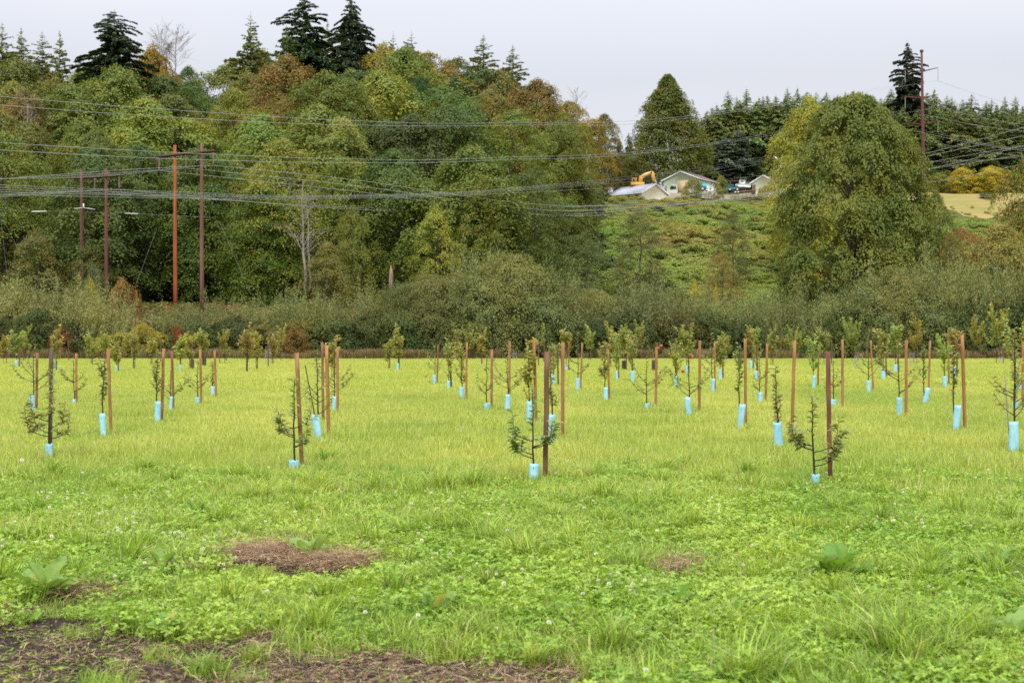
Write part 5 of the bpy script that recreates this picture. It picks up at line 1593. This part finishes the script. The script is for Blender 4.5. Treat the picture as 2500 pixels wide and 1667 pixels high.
# stake (x top, y top, x base, y base, colour) | guard (x, y top, y bottom, width, lean) | tree (x, y top, half spread px, style, apples px)
SITES = [
 ((125, 853, 122, 1117, 'g'), (120, 1083, 1121, 20, 0), (125, 905, 75, 'n', [])),
 ((91, 862, 89, 1003, 'o'), (80, 966, 1003, 14, -2), (81, 842, 62, 'v', [])),
 ((186, 864, 187, 985, 'o'), (181, 975, 986, 9, 0), (178, 880, 38, 'v', [])),
 ((264, 851, 271, 1056, 'o'), (253, 1010, 1065, 15, -3), (250, 880, 34, 'c', [])),
 ((399, 851, 395, 1030, 'o'), (385, 980, 1031, 15, 0), (381, 862, 26, 'c', [])),
 ((420, 857, 423, 1007, 'b'), (416, 968, 1006, 9, 3), (424, 905, 50, 'v', [])),
 ((489, 853, 491, 989, 'o'), (482, 970, 988, 11, 0), (483, 880, 34, 'v', [])),
 ((524, 856, 528, 974, 'o'), (520, 943, 968, 10, 0), (519, 882, 16, 'c', [])),
 ((724, 862, 738, 1143, 'o'), (718, 1124, 1147, 27, 0), (720, 926, 58, 'n', [])),
 ((797, 843, 803, 1066, 'o'), (778, 1012, 1073, 20, -6), (776, 855, 42, 'v', [])),
 ((787, 836, 789, 1028, 'b'), None, None),
 ((824, 849, 824, 1008, 'o'), (815, 968, 1006, 10, 1), (812, 842, 66, 'v', [])),
 ((817, 845, 815, 925, 'b'), None, (810, 838, 20, 'f', [])),
 ((952, 838, 951, 902, 'g'), None, (948, 838, 14, 'f', [])),
 ((974.5, 832, 974, 904, 'g'), (971, 887, 904, 6, 0), (966, 803, 20, 'f', [(990, 862)])),
 ((1069.5, 842, 1067, 935, 'b'), (1060, 916, 936, 8, 0), (1060, 846, 24, 'v', [(1040, 919)])),
 ((1097, 838, 1102, 950, 'g'), (1095, 930, 951, 8, 0), (1092, 836, 20, 'f', [(1094, 888)])),
 ((1139.6, 836, 1138.5, 976, 'o'), (1127.5, 945, 972, 12, 0), (1129, 838, 24, 'f', [])),
 ((1200.7, 854, 1200, 997, 'o'), (1188, 984, 1002, 14, 2), (1184, 868, 28, 'v', [])),
 ((1244, 834, 1243.5, 1003, 'o'), (1239, 963, 1006, 14, 1), (1248, 843, 52, 'v', [])),
 ((1304, 830, 1309, 1032, 'o'), (1292, 980, 1032, 16, 0), (1290, 850, 26, 'f', [])),
 ((1335, 859, 1331, 1173, 'r'), (1301, 1131, 1175, 27, 3), (1308, 946, 78, 'n', [])),
 ((1373.6, 837, 1373.6, 1070, 'o'), (1347, 1012, 1078, 17, 0), (1347, 868, 24, 'c', [])),
 ((1361, 840, 1363, 942, 'g'), (1351, 916, 940, 9, 0), (1347, 842, 22, 'f', [(1353, 922)])),
 ((1421.6, 837, 1417, 952, 'o'), (1410.5, 923, 954, 10, 0), (1404, 826, 34, 'v', [])),
 ((1484, 847, 1488, 978, 'o'), (1479, 946, 980, 12, 0), (1474, 832, 24, 'f', [])),
 ((1510, 842, 1510.5, 926, 'r'), (1506, 905, 928, 6, 0), (1502, 822, 18, 'f', [])),
 ((1544.5, 832, 1545, 928, 'b'), (1544, 906, 930, 10, 0), (1546, 812, 26, 'f', [])),
 ((1603, 848, 1601, 996, 'o'), (1580, 985, 1002, 13, 0), (1584, 872, 54, 'v', [(1614, 845), (1606, 851)])),
 ((1708.6, 832, 1707, 1008, 'o'), (1682, 970, 1015, 15, -3), (1685, 846, 66, 'v', [(1667, 906), (1690, 871)])),
 ((1649, 841, 1653.6, 942, 'b'), (1650, 918, 944, 7, 0), (1648, 826, 26, 'f', [(1688, 866)])),
 ((1680, 835, 1682, 912, 'b'), (1677, 890, 912, 6, 0), (1672, 815, 30, 'f', [(1674, 843)])),
 ((1744.6, 836, 1746, 956, 'o'), (1739, 925, 958, 10, 2), (1738, 816, 34, 'v', [])),
 ((1764, 840, 1765, 924, 'b'), (1758, 902, 925, 8, 0), (1756, 822, 20, 'f', [])),
 ((1819, 827, 1821, 1042, 'o'), (1806.6, 987, 1044, 16, 5), (1806, 838, 28, 'c', [])),
 ((1838, 832, 1839, 902, 'b'), (1834, 881, 902, 7, 0), (1830, 805, 18, 'f', [])),
 ((1849, 828, 1850, 928, 'b'), (1846, 905, 927, 8, 0), (1848, 800, 20, 'f', [(1853, 905)])),
 ((1873, 840, 1869, 984, 'o'), (1856, 958, 984, 12, 0), (1858, 872, 24, 'v', [])),
 ((1940, 831, 1932, 1091, 'o'), (1901, 1030, 1093, 22, -3), (1890, 893, 26, 'c', [])),
 ((1998.6, 840, 1997, 942, 'b'), (1987, 917, 946, 9, 1), (1985, 836, 30, 'f', [(1983, 878)])),
 ((2021, 861, 2027, 1176, 'r'), (1991, 1158, 1184, 21, 0), (1998, 968, 84, 'n', [])),
 ((2057, 829, 2057, 998, 'o'), (2035, 975, 994, 14, 0), (2034, 880, 30, 'v', [(2030, 938)])),
 ((2126, 831, 2132, 958, 'o'), (2120.5, 929, 962, 10, 0), (2116, 818, 34, 'v', [])),
 ((2161.6, 827, 2164, 920, 'g'), (2156, 900, 932, 10, 0), (2152, 812, 22, 'f', [(2146, 869), (2151, 869)])),
 ((2190, 815, 2192, 905, 'b'), (2186, 890, 910, 10, 0), (2184, 800, 26, 'f', [(2187, 841), (2182, 851), (2190, 890)])),
 ((2212.5, 831, 2212, 1022, 'o'), (2196, 971, 1015, 15, 0), (2198, 838, 58, 'v', [])),
 ((2270.6, 832, 2266, 977, 'o'), (2258, 947, 983, 13, 6), (2256, 842, 26, 'c', [(2254, 933)])),
 ((2315, 831, 2317, 940, 'b'), (2306.5, 919, 950, 11, 0), (2306, 815, 30, 'f', [(2309, 864)])),
 ((2336.7, 828, 2336, 922, 'f'), (2329, 896, 920, 10, 0), (2332, 805, 26, 'f', [])),
 ((2349, 818, 2356, 1051, 'o'), (2334, 989, 1051, 17, 3), (2334, 850, 24, 'c', [])),
 ((2497, 835, 2497, 995, 'o'), (2478, 980, 1006, 14, 2), (2480, 800, 40, 'f', [(2476, 860)])),
 (None, (2474.5, 1030, 1103, 25, 0), (2475, 818, 66, 'v', [])),
 (None, (2492, 935, 957, 12, 0), None),
 # the far rows
 ((47, 848, 47, 897, 'f'), (39.6, 880, 893, 6, 0), (36, 822, 22, 'f', [])),
 ((58, 820, 57, 882, 'f'), None, (60, 808, 22, 'f', [])),
 ((15, 850, 16, 888, 'f'), None, (8, 838, 22, 'f', [(6, 873), (12, 868)])),
 ((137, 842, 138, 906, 'g'), (140, 891, 904, 5, 0), (133, 810, 16, 'f', [])),
 ((167, 832, 168, 881, 'f'), None, None),
 ((188, 838, 187, 866, 'f'), None, None),
 ((225, 838, 225.5, 890, 'f'), None, (222, 832, 20, 'f', [])),
 ((259, 830, 259, 885, 'f'), None, (256, 815, 18, 'f', [])),
 ((288, 842, 289, 906, 'g'), (285, 893, 907, 5, 0), (290, 842, 16, 'f', [])),
 ((321, 830, 320, 876, 'f'), None, (318, 815, 20, 'f', [])),
 ((326, 838, 326, 901, 'g'), None, (328, 820, 14, 'f', [])),
 ((369, 842, 369, 892, 'f'), None, (372, 826, 18, 'f', [])),
 ((393, 832, 392, 885, 'f'), None, None),
 ((441, 845, 441, 906, 'g'), (440, 890, 907, 5, 0), (436, 826, 18, 'f', [])),
 ((468, 840, 469, 902, 'f'), None, (462, 824, 18, 'f', [])),
 ((500, 832, 499, 894, 'f'), None, (494, 815, 20, 'f', [])),
 ((536, 833, 536, 888, 'r'), None, (548, 828, 18, 'f', [])),
 ((552, 853, 552, 882, 'g'), None, None),
 ((603, 838, 602, 908, 'g'), None, (604, 822, 26, 'f', [])),
 ((628, 856, 628, 902, 'g'), None, (626, 810, 20, 'f', [])),
 ((655, 835, 655, 897, 'f'), None, None),
 ((664, 838, 665, 888, 'f'), None, (668, 828, 16, 'f', [])),
 ((687.5, 825, 687, 880, 'f'), None, (684, 812, 16, 'f', [])),
 ((1108, 825, 1108, 877, 'f'), None, (1112, 806, 18, 'f', [])),
 ((1118, 825, 1118, 878, 'f'), None, (1146, 815, 18, 'f', [(1161, 862)])),
 ((1176, 828, 1177, 890, 'r'), (1176, 890, 901, 5, 0), (1178, 822, 18, 'f', [])),
 ((1258, 826, 1258, 873, 'f'), None, (1246, 800, 18, 'f', [])),
 ((1272, 820, 1272, 872, 'f'), None, (1270, 795, 16, 'f', [])),
 ((1293, 840, 1292, 906, 'f'), None, (1296, 832, 18, 'f', [(1306, 842), (1310, 844)])),
 ((1314.5, 832, 1315, 894, 'f'), None, None),
 ((1328, 833, 1329, 886, 'f'), None, (1326, 790, 14, 'c', [(1337, 841)])),
 ((1389, 835, 1388, 906, 'b'), (1383, 890, 903, 6, 0), (1384, 812, 24, 'f', [(1398, 847)])),
 ((1413, 828, 1413, 874, 'f'), None, (1416, 805, 18, 'f', [])),
 ((1442, 818, 1442, 880, 'f'), None, (1438, 805, 18, 'f', [])),
 ((1488, 825, 1489, 897, 'f'), None, (1492, 808, 22, 'f', [])),
 ((1529, 833, 1529, 904, 'f'), None, (1524, 800, 20, 'f', [])),
 ((1566, 815, 1566, 878, 'f'), None, (1562, 798, 20, 'f', [])),
 ((1776, 818, 1774, 880, 'f'), None, (1770, 830, 20, 'f', [])),
 ((1887, 825, 1887, 892, 'f'), None, (1882, 812, 18, 'f', [])),
 ((1909, 815, 1908, 876, 'f'), None, (1915, 845, 20, 'f', [(1906, 852), (1912, 856), (1920, 850), (1926, 851), (1908, 860), (1925, 895)])),
 ((1950, 816, 1950, 880, 'f'), None, (1942, 826, 24, 'f', [])),
 ((1979, 820, 1979, 874, 'f'), None, (1974, 795, 16, 'c', [])),
 ((2030, 830, 2030, 890, 'f'), None, (2012, 815, 18, 'f', [])),
 ((2095, 820, 2094, 882, 'f'), None, (2080, 820, 32, 'f', [(2068, 861), (2086, 862), (2096, 836), (2072, 844)])),
 ((2137, 822, 2137, 874, 'f'), None, (2116, 818, 26, 'f', [(2119, 822), (2116, 826), (2103, 868)])),
 ((2232, 833, 2231, 886, 'r'), None, (2238, 790, 22, 'f', [])),
 ((2254, 820, 2254, 874, 'f'), None, (2262, 812, 16, 'f', [])),
 ((2449, 838, 2450, 888, 'f'), None, (2432, 785, 34, 'f', [(2439, 833)])),
 ((2404, 840, 2404, 876, 'f'), None, (2384, 800, 26, 'f', [])),
]
def band(yb):
    return 'front row' if yb > 1100 else 'second row back' if yb > 1020 else 'third row back' if yb > 970 else 'fourth row back' if yb > 925 else 'far rows'
# ordinals inside each band and colour
keyed = {}
for k, (st, gd, tr_) in enumerate(SITES):
    yb = st[3] if st else gd[2]
    keyed.setdefault(band(yb), []).append(((st[0] if st else gd[0]), k))
ordn = {}
for b_, L_ in keyed.items():
    for r_, (x_, k) in enumerate(sorted(L_)):
        ordn[k] = ordinal(r_, len(L_))
for k, (st, gd, tr_) in enumerate(SITES):
    yb = st[3] if st else gd[2]
    b_ = band(yb)
    Y = dist(max(yb, 874))
    pos_txt = '%s in the %s' % (ordn[k], b_)
    if st:
        xt, yt, xb, yb_, c = st
        a, bb_ = P(xt, yt, Y), P(xb, yb_, Y)
        o = bpy.data.objects.new('wooden_stake', R.choice(stakes))
        dirv = (a - Vector((bb_.x, Y, 0.0))).normalized()
        o.location = a
        o.rotation_mode = 'QUATERNION'
        o.rotation_quaternion = dirv.to_track_quat('Z', 'Y') @ Euler((0, 0, R.uniform(-.5, .5))).to_quaternion()
        s_ = 1.0 if yb > 925 else 1.25
        o.scale = (s_, s_, min(1.0, (a.z + 0.3) / 2.1))
        wz = R.random() * (.35 if c == 'o' else .15)
        o.color = (*[(q_ * (1 - wz) + k_ * wz) * R.uniform(.92, 1.08) for q_, k_ in zip(S_COL[c], (0.20, 0.14, 0.095))], 1)
        link(o)
        tag(o, '%s wooden stake, %s of the orchard' % (S_NAME[c], pos_txt), 'stake', 'wooden stakes of the orchard')
    if gd:
        x_, y0, y1, w_, ln_ = gd
        Yg = min(max(dist(y1 + 1), Y * .95), Y * 1.05) if st else dist(y1)
        top, bot = P(x_, y0, Yg), P(x_, y1, Yg)
        Hm = top.z + 0.02
        o = bpy.data.objects.new('tree_guard', guard_mesh(k, Hm, w_ * Yg / F * 0.92))
        o.location = (bot.x - ln_ * .25 * Yg / F, Yg, -0.02)
        o.rotation_euler = (0, math.atan2(ln_ * Yg / F, Hm) * (1.6 if ln_ else 1), R.uniform(-.6, .6) if w_ < 20 else R.uniform(-.3, .3))
        link(o)
        tag(o, 'pale blue plastic tree guard, %s' % pos_txt, 'tree guard', 'blue tree guards of the orchard')
        if w_ >= 14:
            hz = Hm * .82
            for dx in (0.0,):
                mb = MB(); wq = w_ * Yg / F * .92
                mb.tube(np.array([(dx, -wq * .425, hz), (dx, -wq * .405, hz)]), .006, 6); mb.build('vent_hole', M_dark, o)
    if tr_:
        x_, y0, sp_, sty, ap = tr_
        Yt = Y * 1.0 if not gd else Yg
        h = max(P(x_, y0, Yt).z, 0.9)
        spm = sp_ * Yt / F
        if yb < 925: col = (0.36, 0.38, 0.14)
        elif sty == 'n': col = (0.23, 0.31, 0.115)
        elif sty == 'f': col = (0.36, 0.41, 0.15)
        else: col = (0.25, 0.29, 0.12)
        bx_ = gd[0] if gd else x_
        X0 = (bx_ - CX) / F * Yt
        aps = [((ax - CX) / F * Yt - X0, P(ax, ay, Yt).z) for ax, ay in ap]
        desc = {'v': 'open-branched', 'c': 'thin upright', 'f': 'bushy', 'n': 'low-branched leafy'}[sty]
        e = sapling('%s young apple tree%s, %s' % (desc, ' with red fruit' if ap else '', pos_txt), (X0, Yt + .02, 0), h, spm * .82, sty, [q_ * R.uniform(.88, 1.12) for q_ in col], 900 + k, aps,
                    leafL=0.112 if sty == 'n' else (0.085 if yb > 925 else 0.15), far=yb < 925)
tp_ = []  # dark tufts, partly real growth, also stand in for contact shadows
for st, gd, tr_ in SITES:
    yb = st[3] if st else gd[2]
    if yb < 930: continue
    Yc = dist(yb)
    for (xx) in ([st[2]] if st else []) + ([gd[0]] if gd else []):
        for _ in range(7):
            tp_.append(((xx - CX) / F * Yc + R.gauss(0, .13), Yc + R.gauss(-.02, .13)))
tp_ = np.array(tp_)
scatter('orchard_tufts', 'darker taller grass round the stakes and guards, doubling as contact shade', np.column_stack([tp_, np.zeros(len(tp_))]), rz_rot(len(tp_), g0, .1), g0.uniform(.6, 1.15, len(tp_)), g0.integers(0, 6, len(tp_)), c_near)
# thin cane beside the rightmost guard and the loose one beside the second stake cluster
for (xa, ya, xb, yb, Yc, lb, mt) in ((2453, 917, 2462, 1043, dist(1100), 'thin pale cane leaning beside the largest blue guard at the right', M_palebark), (745, 892, 768, 1012, dist(1073), 'thin dark cane leaning over the guard in the left-centre clump', M_sapbark)):
    b0 = P(xb, yb, Yc); a0 = P(xa, ya, Yc); d_ = (a0 - b0)
    t_ = b0.z / d_.z
    mb = MB(); mb.tube(np.array([b0 - d_ * t_, a0]), .009, 6); o = mb.build('bamboo_cane', mt); tag(o, lb, 'cane')
# wire mesh cages round a few far trees
for k, (px, y0, y1, w_) in enumerate(((655, 846, 890, 14), (2091, 868, 898, 12), (2226, 862, 888, 12), (1256, 860, 874, 12), (2445, 872, 886, 12))):
    Yc = dist(y1 + 3); e = thing('mesh_cage', 'grey wire mesh cage, %s among the far orchard rows' % ORD[k], 'cage', (P(px, 0, Yc).x, Yc, 0), 0, 'wire mesh cages of the far rows')
    H_ = P(px, y0, Yc).z; r_ = w_ / 2 * Yc / F
    mb = MB()
    for j in range(8):
        a = j / 8 * 6.283; mb.tube(np.array([(math.cos(a) * r_, math.sin(a) * r_, 0), (math.cos(a) * r_, math.sin(a) * r_, H_)]), .006, 3, cap=False)
    for z_ in np.linspace(.1, H_, 7):
        th = np.linspace(0, 6.283, 11); mb.tube(np.column_stack([np.cos(th) * r_, np.sin(th) * r_, np.full(11, z_)]), .006, 3, cap=False)
    mb.build('mesh', M_gray, e)
# dark shade-cloth sleeves
for k, (px, y0, y1) in enumerate(((1523, 880, 903), (1596, 878, 906), (1400, 862, 874), (499, 872, 893), (469, 876, 900))):
    Yc = dist(y1); me = guard_mesh(70 + k, P(px, y0, Yc).z, .22)
    me.materials.clear(); me.materials.append(M_bark)
    o = link(bpy.data.objects.new('brown_sleeve', me)); o.location = (P(px, 0, Yc).x, Yc, -.02)
    tag(o, 'brown trunk sleeve, %s among the far orchard rows' % ORD[[469, 499, 1400, 1523, 1596].index(px)], 'sleeve', 'brown sleeves of the far rows')

# ------------------------------------------------------------------ foreground weeds
def dock_leaf(seed, L=0.26, W=0.085):
    g = np.random.default_rng(seed)
    t = np.linspace(0, 1, 8)
    wd = np.array([.05, .45, .85, 1.0, .95, .75, .42, .02]) * W
    arch = g.uniform(.3, .6)
    x = L * (t - .12 * t ** 3); z = L * (.55 * t - arch * t ** 2.1)
    V, Q = [], []
    for i_ in range(8):
        wv = 0.01 * math.sin(i_ * 2.1 + seed)
        V += [(x[i_], wd[i_] / 2, z[i_] + wd[i_] * .2 + wv), (x[i_], wd[i_] / 4, z[i_] + wd[i_] * .06), (x[i_], 0, z[i_]), (x[i_], -wd[i_] / 4, z[i_] + wd[i_] * .06), (x[i_], -wd[i_] / 2, z[i_] + wd[i_] * .2 - wv)]
    for i_ in range(7):
        for j in range(4):
            a = i_ * 5 + j; Q.append((a, a + 1, a + 6, a + 5))
    return mesh_np('leaf', np.array(V), np.array(Q), M_dock, True)
docks = [dock_leaf(s, 0.24, 0.08 + .012 * (s % 3)) for s in range(4)]
def dock(label, px, py, n_, s, seed):
    Y = F * 1.6 / (py - CY); x = (px - CX) / F * Y
    e = thing('dock_plant', label, 'weed', (x, Y, 0), 0, 'broad-leaved weeds in the foreground')
    g = np.random.default_rng(seed)
    for k in range(n_):
        o = bpy.data.objects.new('leaf', docks[g.integers(0, 4)])
        az = k * 2.4 + g.normal(0, .3)
        o.rotation_euler = (g.normal(0, .25), -g.uniform(0.1, .95), az)
        o.location = (0.012 * math.cos(az), .012 * math.sin(az), 0.05)
        sc_ = 1.12 * s * g.uniform(.7, 1.15); o.scale = (sc_,) * 3
        link(o, e)
for a_ in (('broad-leaved dock standing behind the larger straw patch', 752, 1362, 8, 1.0, 1), ('large bright dock clump at the lower right', 2045, 1420, 14, 1.15, 2), ('lime-green dock among clover flowers at the left', 480, 1262, 10, .95, 3),
           ('flat dock rosette near the left edge above the bare soil', 110, 1450, 9, 1.0, 4), ('pale upright dock right of centre in the foreground', 1785, 1510, 4, .8, 5), ('small dock near the left edge among the clover flowers', 60, 1262, 6, .9, 6),
           ('small weed rosette in the middle of the bare soil strip', 405, 1545, 6, .5, 7), ('green weed tuft below the smaller straw patch', 1650, 1480, 7, .7, 8), ('dock leaves at the lower right edge', 2440, 1400, 6, .9, 9),
           ('tall dock leaf standing up right of centre', 1945, 1272, 4, .85, 10), ('broad dock at the bottom right corner', 2480, 1560, 8, .9, 11), ('dock between the straw patch and the bottom edge', 1060, 1500, 7, .7, 12),
           ('low dock beside the clover at centre bottom', 1380, 1530, 7, .75, 13), ('dark-leaved weed left of the larger straw patch', 395, 1395, 9, .75, 14)):
    dock(*a_)
# weed clumps on the soil
def tussock(label, px, py, seed, n_=220, h=.2, rad=.07):
    Y = F * 1.62 / (py - CY); x = (px - CX) / F * Y
    v, q, t = blades(n_, rad, h * .4, h, .008, 1.0, seed=seed)
    o = link(bpy.data.objects.new('grass_tussock', mesh_np('grass_tussock', v, [q, t], M_grass_near))); o.location = (x, Y, 0)
    tag(o, label, 'grass tuft', 'grass tussocks of the foreground')
for a_ in (('grass tussock on the bare soil at the bottom edge', 505, 1640, 1, 240, .16, .09), ('grass tuft right of the bottom-edge tussock on the soil', 620, 1600, 2, 150, .13, .08), ('upright grass tussock below the larger straw patch', 790, 1462, 3, 160, .24, .05),
           ('tall grass tussock at the right edge', 2480, 1400, 4, 260, .3, .08), ('dark grass tussock beside the smaller straw patch', 1570, 1450, 5, 200, .2, .07), ('grey-green grass tussock at lower right', 2160, 1500, 6, 180, .2, .07),
           ('grass tussock among clover flowers left of centre', 420, 1240, 7, 260, .25, .09), ('grass tussock at the left edge', 40, 1330, 8, 300, .26, .1)):
    tussock(*a_)
# dandelion clock near the left edge
Yd = dist(1150); dd = thing('dandelion_clock', 'white dandelion seed head standing near the left edge', 'flower', (P(52, 0, Yd).x, Yd, 0))
mb = MB(); zt = P(52, 1124, Yd).z; mb.tube(np.array([(0, 0, 0), (.01, 0, zt)]), .003, 5); mb.build('stem', M_clover, dd)
g = np.random.default_rng(3); n_ = 90; dr = norm(g.normal(0, 1, (n_, 3)))
v, q = leaf_quads(np.tile([.01, 0, zt], (n_, 1)) + dr * .004, dr, np.cross(dr, [.3, .4, 1.0]), .026, .006, 0, 0)
link(bpy.data.objects.new('seed_head', mesh_np('seed_head', v, q, M_petal)), dd)
# straw rings at the foot of two stakes
for px, py, lb in ((812, 1068, 'straw mulch at the foot of the stake in the left-centre clump'), (272, 1060, 'thin straw mulch at the foot of the second-row left stake'), (1395, 1072, 'dry grass at the foot of the stake right of centre')):
    Yc = dist(py); v, q = straw_patch(px, 160, .11, (.04, .14), .004, .06)
    o = link(bpy.data.objects.new('straw_mulch', mesh_np('straw_mulch', v, q, M_straw))); o.location = (P(px, 0, Yc).x, Yc - .05, .03)
    tag(o, lb, 'straw')
